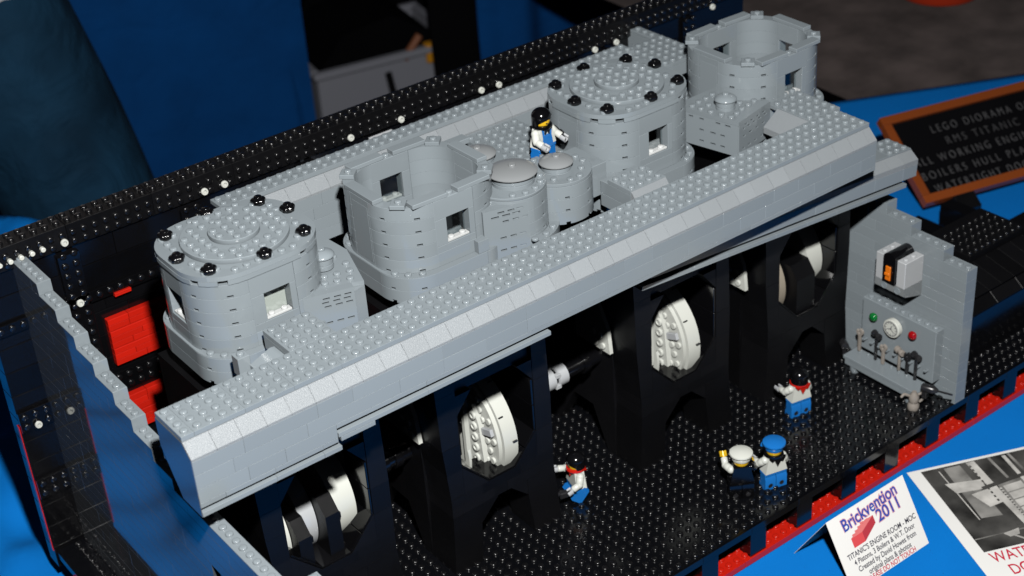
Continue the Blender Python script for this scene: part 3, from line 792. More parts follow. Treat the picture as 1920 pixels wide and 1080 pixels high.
for (a, b) in ((.25, 1.3), (1.15, 1.5), (2.1, 1.8), (3.1, 2.0), (4.1, 2.25), (0, 2.3), (2.9, 2.9), (3.8, 3.2), (-.25, 3.4), (-.45, 4.5), (.6, 4.6), (3.5, 4.2), (-.6, 5.5), (.4, 5.7), (1.4, 5.8), (2.4, 6)): top.stud(a, b, H)
obj('top_plate', top, GREY, c5); dish(c5, 1.3, 3.1, H+.85, 1.05, GREY, .85)

# ================================================================== CRANKSHAFT, ENGINE FRAMES
YS, ZS = 11.5, -20.0
sh = thing('crankshaft', 'black crankshaft with white crank discs running under the cylinders', 'crankshaft', (40, YS, ZS))
obj('shaft', MB().lathe([(.75, -36), (.8, -35.9), (.8, 36), (.75, 36.1)], n=28, axis='x').mesh('shaft', 35), BLACK, sh)
for xx in (21, 22.4, 37.4, 43.6, 58.5):
    obj('collar', MB().lathe([(.95, 0), (1.02, .05), (1.02, .75), (.95, .8)], n=28, axis='x').mesh('collar', 35), BLACK, sh, (xx-40, 0, 0))
cpl = MB()
for xx in (0, 1.45): cpl.lathe([(.98, xx), (1.08, xx+.06), (1.08, xx+1.05), (.98, xx+1.1)], n=20, axis='x')
for k in range(5):
    a = k*2*math.pi/5; cpl.box((1.0, 1.0*math.cos(a)-.2, 1.0*math.sin(a)-.2), (1.6, 1.0*math.cos(a)+.2, 1.0*math.sin(a)+.2), .03)
obj('coupling', cpl, LGREY, sh, (-.9, 0, 0))
def sector(x0, x1, rr, a0, a1, n=26, rin=0):
    P = [(rr*math.cos(a0+(a1-a0)*i/n), rr*math.sin(a0+(a1-a0)*i/n)) for i in range(n+1)]
    return MB().prism(P, x0, x1, 'x')
# big half-disc crank webs (frames two and three): the round side faces the viewer
def crank(cx, rollz):
    A0, A1 = R(85)+rollz, R(242)+rollz
    o = obj('crank_disc', sector(-.1, 1.35, 5.75, A0, A1).mesh('crank_disc', 35), WHITE, sh, (cx-40, 0, 0))
    # rim with block joints
    for (ang, dx) in ((118, 1.0), (150, .2), (176, 1.0), (205, .2)):
        a = R(ang)+rollz; y, z = 5.72*math.cos(a), 5.72*math.sin(a)
        obj('rim_notch', MB().box((-.22, -.05, -.2), (.22, .05, .2), .0).xf(Matrix.Translation((dx, y, z)) @ Matrix.Rotation(a+math.pi/2, 4, 'X')), DARKTOOL, sh, (cx-40, 0, 0))
    # studded face plates: two steps
    f1 = sector(-.5, -.105, 5.4, R(95)+rollz, R(232)+rollz)
    for i in range(-6, 7):
        for j in range(-6, 7):
            y, z = i*.98+.1, j*.98
            yy = y*math.cos(rollz+R(-18))-z*math.sin(rollz+R(-18)); z2 = y*math.sin(rollz+R(-18))+z*math.cos(rollz+R(-18))
            rad = math.hypot(yy, z2); an = math.atan2(z2, yy) % (2*math.pi)
            if 1.0 < rad < 4.9 and R(105)+rollz < an < R(222)+rollz and abs(j) > 0: f1.lathe([(.33, 0), (.33, .16), (.28, .2)], (-.5, yy, z2), 12, '-x')
    obj('face_plate', f1, WHITE, sh, (cx-40, 0, 0))
    b = MB().box((-.85, -5.1, -.36), (-.51, -1.0, .30), .03).xf(Matrix.Rotation(rollz+R(-18), 4, 'X'))
    obj('face_tile', b, LGREY, sh, (cx-40, 0, 0))
    obj('inner_disc', sector(-3.3, -3.05, 4.9, R(168)+rollz, R(222)+rollz).mesh('inner_disc', 35), WHITE, sh, (cx-40, 0, 0))
    ip = MB().prism([(-3.9, -2.9), (-3.4, 1.9), (-2.6, 3.6), (0, 3.6), (0, -4.3), (-2.6, -4.3)], -1.05, -.51, 'x')
    for k in range(6): ip.lathe([(.42, 0), (.42, .18), (.36, .22), (.24, .22), (.22, .12)], (-1.05, -2.75-.12*k*.3, 2.6-1.12*k), 14, '-x')
    ip.prism([(-1.9, -4.4), (-1.9, 3.7), (-1.5, 3.7), (-1.5, -4.4)], -1.5, -1.06, 'x')
    obj('inner_plate', ip.mesh('inner_plate', 35), WHITE, sh, (cx-40, 0, 0))
    obj('web', MB().box((-2.6, -1.2, -2.4), (-1.6, 2.5, 2.4), .05), BLACKM, sh, (cx-40, 0, 0))
def outer(xa, yf, zb):
    q = MB().prism([(yf-YS, zb-ZS), (2, zb-ZS), (2, zb-ZS+5), (yf-YS+1.6, zb-ZS+5), (yf-YS+.3, zb-ZS+2.6)], xa-40, xa-39.6, 'x')
    for (a, b) in ((.9, .6), (1.9, .6), (1.2, 1.6), (2.2, 1.6)): q.lathe([(.33, 0), (.33, .16), (.28, .2)], (xa-40, yf-YS+a, zb-ZS+b), 12, '-x')
    obj('outer_web', q.mesh('outer_web', 35), WHITE, sh)
outer(23.5, 8.3, -17.3); outer(45.0, 8.6, -18.2); outer(61.0, 7.3, -17.6)
crank(30.6, R(0)); crank(52.3, R(-2))
# eccentric groups (frames one and four)
def ecc(cx, name, x0, x1, rr, m, y=0, z=0, a0=60, a1=265):
    return obj(name, sector(x0, x1, rr, R(a0), R(a1), 36).mesh(name, 35), m, sh, (cx-40, y, z))
ecc(13, 'eccentric', -3.35, -3.0, 4.1, WHITE, 0, .2); ecc(13, 'eccentric', -1.75, -.35, 3.9, LGREY, 0, .5)
ecc(13, 'drum', 1.05, 3.1, 4.4, WHITE, -.1, .9, 80, 240); ecc(13, 'eccentric', 3.6, 4.2, 4.7, LGREY, .2, .5)
for (xa, xb, h0, h1) in ((-2.95, -1.78, -4.6, 2.4), (-.3, 1.0, -3.6, 3.4)):
    w_ = MB().prism([(-5.4, h0+1.2), (-5.4, h1-1.3), (-4.2, h1), (2, h1), (2, h0), (-4.0, h0)], xa, xb, 'x')
    w_.box((xb-.05, -5.0, h1-2.4), (xb+.35, -4.2, h1-1.8), .04).box((xb-.05, -5.0, h0+1.4), (xb+.35, -4.2, h0+2.0), .04)
    obj('connecting_rod', w_, BLACKM, sh, (13-40, 0, 0))
ecc(68.6, 'eccentric', -3.0, -2.2, 4.4, TAN, 0, .3); ecc(68.6, 'drum', .9, 2.9, 4.6, WHITE, .2, 1.6, 80, 250); ecc(68.6, 'eccentric', 3.6, 4.2, 4.3, TAN, .2, .9)
w_ = MB().prism([(-5.6, -2.6), (-5.6, 1.7), (-4.6, 3.0), (2, 3.0), (2, -3.2), (-4.4, -3.2)], -1.9, .6, 'x')
obj('connecting_rod', w_, BLACKM, sh, (68.6-40, 0, 0))
obj('crank_foot', sector(-1.2, 1.6, 4.6, R(205), R(262), 14), TAN, sh, (68.6-40, 0, -.3))

FR_LABEL = ['black engine frame around the eccentrics beside the end wall', 'black A-shaped engine frame around the left big white half disc', 'black A-shaped engine frame around the right big white half disc', 'black engine frame next to the grey control panel']
frnd = random.Random(12)
def frame(cx, label):
    t = thing('engine_support', label, 'engine support', (cx, 5.5, ZF), 0, 'four black engine frames')
    D = 3.6; z0 = -ZF
    def P(name, poly, ya=0, yb=D, m_=BLACKM):     # poly in (x rel, z abs)
        obj(name, MB().prism([(a, b+z0) for a, b in poly], ya, yb, 'y').mesh(name, 20), m_, t)
    def lin(pts, z):
        for (xa, za), (xb, zb) in zip(pts[:-1], pts[1:]):
            if za >= z >= zb: return xa+(xb-xa)*(za-z)/(za-zb)
        return pts[-1][0]
    LO = [(-6.3, -6.2), (-6.0, -17), (-5.6, -22.2)]; LI = [(-4.2, -6.2), (-4.2, -22.2)]; RI = [(3.9, -6.2), (3.8, -22.2)]; RO = [(5.3, -6.2), (5.6, -17), (5.5, -22.2)]
    for k in range(6):
        za, zb = -6.2-16*k/6, -6.2-16*(k+1)/6+.012
        dy = frnd.uniform(0, .03)
        P('column_brick', [(lin(LO, za), za), (lin(LI, za), za), (lin(LI, zb), zb), (lin(LO, zb), zb)], dy)
        P('column_brick', [(lin(RI, za), za), (lin(RO, za), za), (lin(RO, zb), zb), (lin(RI, zb), zb)], .03-dy)
    for k in range(2):
        for (xa, xb) in ((-5.6, -2.3+k*1.2), (-2.29+k*1.2, 1.8-k*1.5), (1.81-k*1.5, 5.5)):
            P('cross_brick', [(xa, -22.21-k), (xb, -22.21-k), (xb, -23.2-k), (xa, -23.2-k)], .02+frnd.uniform(0, .03), D-.01)
    P('top_beam', [(-4.19, -12.0), (3.79, -12.0), (3.79, -7.0), (-4.19, -7.0)], .5, D-.02)
    # octagon corner blocks
    P('corner_block', [(-4.19, -22.19), (-1.6, -22.19), (-4.19, -19.4)], .01, D-.02)
    P('corner_block', [(3.79, -22.19), (1.3, -22.19), (3.79, -19.4)], .01, D-.02)
    P('corner_block', [(-4.19, -12.0), (-2.6, -12.0), (-4.19, -14.0)], .01, D-.02)
    P('corner_block', [(3.79, -12.0), (2.2, -12.0), (3.79, -14.0)], .01, D-.02)
    # smooth tiles lining the opening
    def lining(a, b):
        a, b = Vector((a[0], 0, a[1])), Vector((b[0], 0, b[1])); dv = b-a; L = dv.length; ang = math.atan2(dv.z, dv.x); n = 2 if L > 3 else 1
        for i in range(n):
            q = a+dv*(i/n)
            obj('tile', MB().box((0.03, 0.05, .005), (L/n-.03, D-.3, .2), .03), BLACK, t, (q.x, 0, q.z+z0), (0, -ang, 0))
    lining((-1.55, -22.2), (1.28, -22.2)); lining((1.32, -22.18), (3.8, -19.4)); lining((3.77, -19.4), (3.77, -14.0)); lining((-4.15, -19.4), (-1.6, -22.18))
    # splayed feet with an arch between
    P('left_foot', [(-5.6, -24.21), (-5.9, -30.38), (-2.9, -30.38), (-2.7, -26.4), (-2.7, -24.21)], .015, D-.02)
    P('right_foot', [(5.5, -24.21), (6.0, -30.38), (3.0, -30.38), (2.5, -26.0), (2.5, -24.21)], .015, D-.02)
    P('arch_block', [(-2.69, -24.22), (-2.69, -26.3), (-.7, -24.22)], .05, D-.1)
    P('arch_block', [(2.49, -24.22), (2.49, -25.9), (.7, -24.22)], .05, D-.1)
    # side cheeks running back to the rear legs
    for (xa, xb) in ((-5.9, -4.7), (4.3, 5.4)):
        q = MB().prism([(D+.01, -6.2+z0), (D+.01, -30.38+z0), (D+1.2, -30.38+z0), (D+3.2, -26+z0), (D+6, -26+z0), (D+8.5, -30.38+z0), (D+11, -30.38+z0), (D+11, -6.2+z0)], xa, xb, 'x')
        obj('cheek', q.mesh('cheek', 20), BLACKM, t)
    return t
for cx_, lb in zip((13.0, 30.0, 51.6, 68.0), FR_LABEL): frame(cx_, lb)

# ================================================================== CONTROL PANEL BULKHEAD
XP = 75.5
cp_ = thing('control_bulkhead', 'grey stepped bulkhead carrying the control board at the right end', 'bulkhead', (XP, -7.2, ZF))
ps = [(-7.2, -4.35, -15.3), (-4.35, -.35, -14.15), (-.35, 2.75, -13.0), (2.75, 5.8, -11.85), (5.8, 9, -10.7), (9, 12, -9.55)]
HP = 1.15
rp_ = random.Random(8)
zc = -9.55
while zc > ZF+.05:
    za = max(ZF, zc-HP)
    ymin = min([q[0] for q in ps if q[2] >= zc-.01])
    y = 12.0
    while y > ymin+.01:
        L = min(rp_.choice((3, 4, 6, 8)), y-ymin)
        if y-ymin-L < 1: L = y-ymin
        obj('brick', MB().box((0, 0, .006), (1.5, L-.008, zc-za-.003), .014), GREY, cp_, (jit(.003), y-L+7.2, za-ZF)); y -= L
    zc -= HP
for (ya, yb, zt) in ps:
    n = int(round(yb-ya)); m = MB().box((-.004, 0, -.02), (1.504, yb-ya-.02, .04), .01)
    for j in range(n): m.stud(.75, (j+.5)*(yb-ya)/n, .04)
    obj('top_plate', m, GREY, cp_, (0, ya+7.2, zt-ZF))
cb = thing('control_board', 'grey board with tool hooks fixed to the control bulkhead', 'control board', (XP, 0, ZF))
bd = MB().box((-1.15, -5.2, 2.0), (-.01, 4.0, 8.0), .04)
for j in range(9): bd.stud(-.58, -4.65+j*1.01, 8.0)
obj('board', bd, GREY, cb)
hk = cached('hook', lambda: MB().box((-.12, -.12, -.1), (0, .12, .1), .02).tube([(-.1, 0, 0), (-.5, 0, -.02), (-.62, 0, .22)], .09, 8))
for j in range(9): obj('hook', hk, GREY, cb, (-1.16, -4.6+j*.98, 3.35))
bench = thing('work_bench', 'low grey workbench along the foot of the control board', 'workbench', (XP, 0, ZF))
bt = MB().box((-3.3, -5.0, 1.35), (-1.2, 4.4, 1.75), .04)
for j in range(9): bt.stud(-1.55, -4.4+j*1.0, 1.75, r_=.2)
obj('bench_top', bt, GREY, bench); obj('bench_front', MB().box((-3.25, -4.6, .75), (-2.2, 4.2, 1.34), .04), GREY, bench)
for y in (3.3, -3.8): obj('leg', MB().lathe([(.48, 0), (.5, .05), (.5, .7), (.45, .75)], n=18), GREY, bench, (-2.7, y, .0))
# round lamps and gauge on the board
lampm = lambda: MB().lathe([(.3, 0), (.34, .15), (.46, .2), (.47, .34), (.36, .5), (.18, .58), (.02, .60)], n=24, axis='-x')
for (y, z, m_, lb) in ((2.35, -24.0, GREEN, 'green round lamp on the control board left of the gauge'), (-2.6, -23.85, REDL, 'red round lamp on the control board right of the gauge')):
    o = obj('signal_lamp', cached('lamp', lampm, 50), m_, None, (XP-1.16, y, z)); tag(o, lb, 'lamp')
ga = thing('pressure_gauge', 'round white gauge with clock-like dial on the control board', 'gauge', (XP-1.16, -.15, -24.1))
obj('gauge_case', MB().lathe([(.95, 0), (1.0, .03), (1.0, .5), (.94, .56), (.9, .56)], n=40, axis='-x').mesh('case', 35), WHITE, ga)
dial = MB().lathe([(.80, .575), (.80, .59), (.73, .59), (.73, .575)], n=40, axis='-x', cap=False)
for k in range(12):
    a = k*math.pi/6; dial.box((-.59, -.025, .52), (-.57, .025, .68), 0) if False else dial.quadgrid([tuple(Matrix.Rotation(a, 3, 'X') @ Vector(p)) for p in ((-.585, -.03, .54), (-.585, .03, .54), (-.585, .03, .70), (-.585, -.03, .70))], [(0, 1, 2, 3)])
for (a, L) in ((R(250), .5), (R(15), .42), (R(130), .55)): dial.quadgrid([tuple(Matrix.Rotation(a, 3, 'X') @ Vector(p)) for p in ((-.588, -.035, -.1), (-.588, .035, -.1), (-.588, .03, L), (-.588, -.03, L))], [(0, 1, 2, 3)])
obj('dial_marks', dial.mesh('dial', 0), INKGREY, ga)
# switch box
sb = thing('switch_box', 'grey and white battery switch box with orange slider on the bulkhead', 'switch box', (XP, -.25, -19.9)); sb.scale = (.88, .9, .87)
obj('lower_case', MB().prism([(0, .0), (-2.6, .75), (-3.0, 1.0), (-3.0, 1.9), (0, 1.9)], -2.1, 1.9, 'y').mesh('case', 20), plastic('mid_grey_plastic', (.22, .24, .25), .25), sb, (0, 0, -.1))
for q in (-1.2, .6): obj('pin_hole', MB().lathe([(.42, 0), (.42, .08), (.34, .1), (.32, .05)], n=18, axis='-x'), GREY, sb, (-2.98, q, 1.3))
for (ya, yb) in ((-2.1, -.95), (.75, 1.9)):
    mm = MB().box((-3.0, ya, 1.81), (0, yb, 5.1), .06)
    for k in range(2): mm.stud(-2.3+k*1.2, (ya+yb)/2, 5.1)
    obj('white_block', mm, LGREY, sb)
n = 14
pz = [(-.93, 1.95), (.73, 1.95)]+[(-.1+.83*math.cos(math.pi*i/n), 5.0+.75*math.sin(math.pi*i/n)) for i in range(n+1)]
obj('black_face', MB().prism(pz, -3.25, -.2, 'x').mesh('face', 30), BLACK, sb)
obj('slider', MB().box((-3.42, -.42, 2.35), (-3.24, .25, 4.1), .08).box((-3.6, -.42, 3.0), (-3.4, .25, 3.35), .05), ORANGE, sb)
# ---- hand tools hanging on the hooks
def hammer(y, zt_, zb, m_, label, kind='hammer'):
    t = thing(kind, label, kind, (XP-1.75, y, zb))
    L = zt_-zb
    if kind == 'hammer':
        obj('handle', MB().tube([(0, 0, 0), (0, 0, L-.3)], .17, 10), m_, t)
        hd = MB().lathe([(.3, -.55), (.33, -.5), (.33, -.2), (.22, -.15), (.22, .2), (.34, .25), (.36, .55), (.30, .6)], n=14, axis='x').xf(Matrix.Rotation(R(72), 4, 'Z'))
        obj('head', hd, m_, t, (0, 0, L-.3))
    else:
        obj('handle', MB().box((-.14, -.17, 0), (.14, .17, L-.5), .05), m_, t)
        P = [(.42*math.cos(a), .42*math.sin(a)) for a in [R(60+q*300/14-0) for q in range(15)]]
        P2 = [(.18*math.cos(a), .18*math.sin(a)) for a in [R(60+q*300/14) for q in range(15)]]
        hd = MB().prism([(a, b) for a, b in P]+list(reversed(P2)), -.13, .13, 'x')
        obj('head', hd.xf(Matrix.Rotation(R(30), 4, 'X')), m_, t, (0, 0, L-.25))
    return t
hammer(3.65, -26.0, -28.5, STEEL, 'old grey open-jaw wrench at the left end of the tool row', 'wrench')
hammer(1.5, -25.3, -28.5, DARKTOOL, 'large black hammer hanging below the gauge')
hammer(.55, -26.4, -28.6, STEEL, 'old grey ring wrench between the black hammer and grey hammer', 'wrench')
hammer(-1.5, -25.8, -28.3, STEEL, 'small old grey hammer hanging in the middle of the tool row')
hammer(-2.5, -25.9, -28.2, DARKTOOL, 'slim black wrench close beside the right black hammer', 'wrench')
hammer(-3.55, -25.4, -28.4, DARKTOOL, 'large black hammer at the right end of the tool row')
def drill(loc, rz, m_, label, tip=2.2):
    t = thing('power_drill', label, 'drill', loc, rz)
    obj('body', MB().lathe([(.25, -.7), (.42, -.6), (.45, .5), (.3, .75), (.2, .95)], n=16, axis='-y'), m_, t, (0, 0, .9))
    obj('grip', MB().box((-.22, .1, -.35), (.22, .6, .75), .08), m_, t)
    obj('bit', MB().tube([(0, -.9, .9), (0, -.9-tip, .9)], .1, 8), m_, t)
    return t
drill((XP-2.6, -5.9, ZF+1.6), R(20), DARKTOOL, 'dark power drill on the right end of the workbench', 1.5)
drill((XP-2.4, 5.2, ZF+1.4), R(150), DARKTOOL, 'dark power drill at the left end of the workbench', 1.2)
oc = thing('oil_can', 'old grey oil can with handle at the right end of the bench', 'oil can', (XP-3.4, -4.9, ZF))
obj('can_body', MB().lathe([(.55, 0), (.58, .15), (.58, .5), (.42, .75), (.5, .95), (.5, 1.5), (.3, 1.8), (.22, 2.0)], n=20).mesh('can', 35), STEEL, oc)
obj('spout', MB().tube([(-.3, .2, 1.5), (-.9, .5, 1.9), (-1.2, .6, 1.6)], .14, 8), STEEL, oc); obj('handle', MB().tube([(.3, -.2, 1.6), (.9, -.5, 1.8), (1.0, -.55, 1.2), (.5, -.3, .7)], .13, 8), STEEL, oc)

# ================================================================== BOILERS beyond the bulkhead
bo = thing('boiler', 'black boiler block with studded top behind the control bulkhead', 'boiler', (78, -3.5, ZF))
obj('boiler_side', MB().prism([(0, .02), (0, 5.4), (10, 5.4), (11, .02)], 0, 36, 'x'), BLACK, bo)
for i in range(9):
    obj('slope_tile', MB().box((0.03, 0, 0), (3.97, 1.4, .18), .03), BLACKM, bo, (i*4, .0, 5.5), (R(38), 0, 0))
    for k in range(2): obj('side_tile', MB().box((0.03+k*1.98, 0, 0), (1.95+k*1.98, 3.9, .2), .03), BLACKM, bo, (i*4, 1.12, 6.42), (R(14), 0, 0))
obj('top_block', MB().box((9.7, 5.0, 5.4), (18.8, 10.9, 8.2), .05), BLACKM, bo)
tag(obj('studs', studs_np([(10.25+i, 5.5+j, 8.2) for i in range(9) for j in range(5)], prof=FINE).mesh('studs', 60), STUDM, bo), kind='stuff')
b2 = thing('boiler', 'second lower black boiler with smooth tiles behind the bulkhead steps', 'boiler', (79, 7.2, ZF))
obj('boiler_side', MB().prism([(0, .02), (0, 4.5), (2, 6.6), (6, 6.6), (8, 4.5), (8, .02)], 0, 10.5, 'x'), BLACKM, b2)
for k in range(3): obj('top_tile', MB().box((3.5*k+.03, 2.2, 6.62), (3.5*k+3.47, 5.8, 6.82), .03), BLACK, b2)

# ================================================================== SIGN BOARD
sg = thing('notice_board', 'black letter board with orange-brown frame and pale raised words', 'sign', (108.8, 24.03, -33))
sg.rotation_euler = (R(-57)+R(90), 0, R(-15))      # local x along the board, local y up its face
SW, SHt, fwid = 46, 13.0, 1.15
obj('panel', MB().box((.3, .3, -.6), (SW-.3, SHt-.3, 0), .02), BLACKCLOTH, sg)
for (a, b) in (((0, 0), (SW, fwid)), ((0, SHt-fwid), (SW, SHt))): obj('frame_rail', MB().box((a[0], a[1], -.7), (b[0], b[1], .5), .05), BROWN, sg)
for xx in (0, SW-fwid): obj('frame_stile', MB().box((xx, fwid+.01, -.7), (xx+fwid, SHt-fwid-.01, .5), .05), BROWN, sg)
for xx in (4, 30): obj('foot', MB().box((xx, -2.2, -1.2), (xx+3, .1, .4), .04), BLACKM, sg)
for (tx, xx, yy, wd) in (('LEGO DIORAMA OF', 6.1, 9.25, 14.9), ('RMS TITANIC', 7.3, 7.25, 11.0), ('ALL WORKING ENGINES', 1.5, 5.2, 19.0), ('BOILERS HULL PLATING', 1.5, 3.15, 19.6), ('WATERTIGHT DOORS', 2.4, 1.2, 15.8)):
    lt = text('lettering', tx, 1.6, LETTER, sg, (xx, yy, .05), space=1.5, ext=.05, offset=-.035)
    bpy.context.view_layer.update(); lt.scale = (wd*S/max(lt.dimensions.x, 1e-6), 1, 1)

# ================================================================== CARD AND PHOTO SHEET on the cloth
cd = thing('tent_card', 'white folded exhibit card with red brick picture on the blue cloth', 'card', (51.75, -15.8, ZT))
hgt, dep_ = 5.8, 3.6; sla = math.hypot(hgt, dep_); ang = math.atan2(hgt, dep_)
fr_ = bpy.data.objects.new('front_panel', MB().box((0, 0, -.03), (10.1, sla, 0), 0).mesh('front_panel', 0)); COL.objects.link(fr_); fr_.parent = cd
fr_.data.materials.append(PAPER); fr_.rotation_euler = (ang, 0, 0)
obj('back_panel', MB().box((0, 0, 0), (10.1, sla, .03), 0).mesh('back_panel', 0), PAPER, cd, (0, 2*dep_, 0), (math.pi-ang, 0, 0))
def T(tx, size, m, x, y, **k): return text('lettering', tx, size, m, fr_, (x, y, k.pop('z', .012)), **k)
T('Brickvention', 1.6, INKPINK, 1.5, 5.15, rot=(0, 0, R(4)), ext=.002, offset=.085, sx=.9, z=.008); T('Brickvention', 1.6, INKBLUE, 1.5, 5.15, rot=(0, 0, R(4)), ext=.003, offset=.02, sx=.9, z=.016)
T('2011', 1.6, INKPINK, 5.6, 4.25, rot=(0, 0, R(3)), ext=.002, offset=.085, z=.009); T('2011', 1.6, INKBLUE, 5.6, 4.25, rot=(0, 0, R(3)), ext=.003, offset=.02, z=.018)
for (tx, y, m, sz, xx) in (('TITANIC\'S ENGINE ROOM - MOC', 2.62, INKGREY, .72, 5.05), ('4 Pistons, 3 Boilers & W.T. Door', 1.92, INKGREY, .70, 5.05), ('Created by David Howes from', 1.22, INKGREY, .72, 5.05), ('original plans & photos', .55, INKGREY, .72, 5.05), ('PLEASE DO NOT TOUCH', -.02, INKRED, .66, 5.05)):
    T(tx, sz, m, xx+.25, y+.1, align='CENTER', ext=.003, sx=.84, offset=.010)
lo = MB().quadgrid([(1.95, 3.45, .013), (3.4, 3.45, .013), (3.4, 4.35, .013), (1.95, 4.35, .013)], [(0, 1, 2, 3)]); obj('brick_picture', lo.mesh('p', 0), BRICKPINK, fr_)
lo = MB().quadgrid([(3.4, 3.45, .013), (5.2, 4.4, .013), (5.2, 5.15, .013), (3.4, 4.35, .013)], [(0, 1, 2, 3)]); obj('brick_picture', lo.mesh('p', 0), BRICKDARK, fr_)
lo = MB().quadgrid([(1.95, 4.35, .013), (3.4, 4.35, .013), (5.2, 5.15, .013), (3.8, 5.15, .013)], [(0, 1, 2, 3)])
for k in range(4):
    for q in range(2):
        cx_, cy_ = 2.4+k*.43+q*.62, 4.42+k*.19; lo.quadgrid([(cx_-.2, cy_, .015), (cx_+.2, cy_, .015), (cx_+.2, cy_+.2, .015), (cx_-.2, cy_+.2, .015)], [(0, 1, 2, 3)])
obj('brick_picture', lo.mesh('p', 0), BRICKPALE, fr_)

ps_ = thing('photo_sheet', 'white sheet with old black and white machinery photograph and red words', 'photo print', (68.28, -7.71, ZT+.03), R(-23.2))
obj('sheet', MB().box((0, -26, -.02), (27, 0, 0), 0).mesh('sheet', 0), PAPER, ps_)
def quad(name, pts, m, z): return obj(name, MB().quadgrid([(a, b, z) for a, b in pts], [tuple(range(len(pts)))]).mesh(name, 0), m, ps_)
quad('photograph', [(1.3, -.35), (24, -.35), (24, -12.75), (1.3, -12.75)], PH_DARK, .006)
qz = [.010]
def q4(m, *p): qz[0] += .0012; quad('photo_detail', p, m, qz[0])
q4(PH_MID, (3.6, -.6), (5.3, -.6), (5.5, -8.6), (3.4, -8.4)); q4(PH_LIGHT, (2.6, -2.8), (6.2, -3.2), (6.0, -4.6), (3.0, -4.4)); q4(PH_LIGHT, (4.2, -5.0), (6.6, -4.6), (7.0, -6.8), (5.0, -7.2))
q4(PH_LIGHT, (6.0, -.45), (6.9, -.45), (7.3, -10.6), (6.7, -10.6)); q4(PH_MID, (8.3, -.45), (8.6, -.45), (8.9, -4.6), (8.6, -4.6)); q4(PH_MID, (10.4, -.45), (10.7, -.45), (11.0, -4.8), (10.7, -4.8))
q4(PH_MID, (7.2, -4.4), (14.5, -3.6), (15.0, -10.4), (7.4, -10.5))
for k in range(5):
    for (xa, xb) in ((7.6, 9.6), (10.4, 12.8), (13.1, 16)): q4(PH_LIGHT, (xa, -4.8-k*1.12), (xb, -4.6-k*1.12), (xb, -5.55-k*1.12), (xa, -5.75-k*1.12))
q4(PH_LIGHT, (9.75, -.6), (10.15, -.6), (10.3, -10.5), (9.9, -10.5)); q4(PH_DARK, (5.6, -4.3), (15, -2.9), (15, -3.3), (5.6, -4.8)); q4(PH_MID, (1.35, -10.9), (24, -10.6), (24, -10.75), (1.35, -11.05))
q4(PH_LIGHT, (2.9, -.9), (3.0, -.9), (3.2, -8.6), (3.08, -8.6)); q4(PH_LIGHT, (4.2, -11.0), (5.9, -10.7), (5.6, -11.5), (4.6, -11.6)); q4(PH_LIGHT, (4.9, -11.5), (5.2, -11.5), (6.1, -12.5), (5.9, -12.6))
ring_ = MB().lathe([(.45, 0), (.45, .004), (.95, .004), (.95, 0)], n=28); obj('photo_detail', ring_.mesh('ring', 0), PH_LIGHT, ps_, (8.5, -11.7, .03))
for k in range(16): q4(PH_DARK, (6.05, -1.0-k*.6), (6.25, -1.0-k*.6), (6.25, -1.3-k*.6), (6.05, -1.3-k*.6))
for k in range(14): q4(PH_LIGHT, (7.1, -5.0-k*.4), (7.35, -5.0-k*.4), (7.35, -5.2-k*.4), (7.1, -5.2-k*.4))
text('lettering', 'WATERTIGHT', 1.85, INKRED, ps_, (1.5, -14.3, .03), ext=.003, sx=.74, offset=.012); text('lettering', 'DOORS', 1.85, INKRED, ps_, (2.3, -16.2, .03), ext=.003, sx=.74, offset=.012)

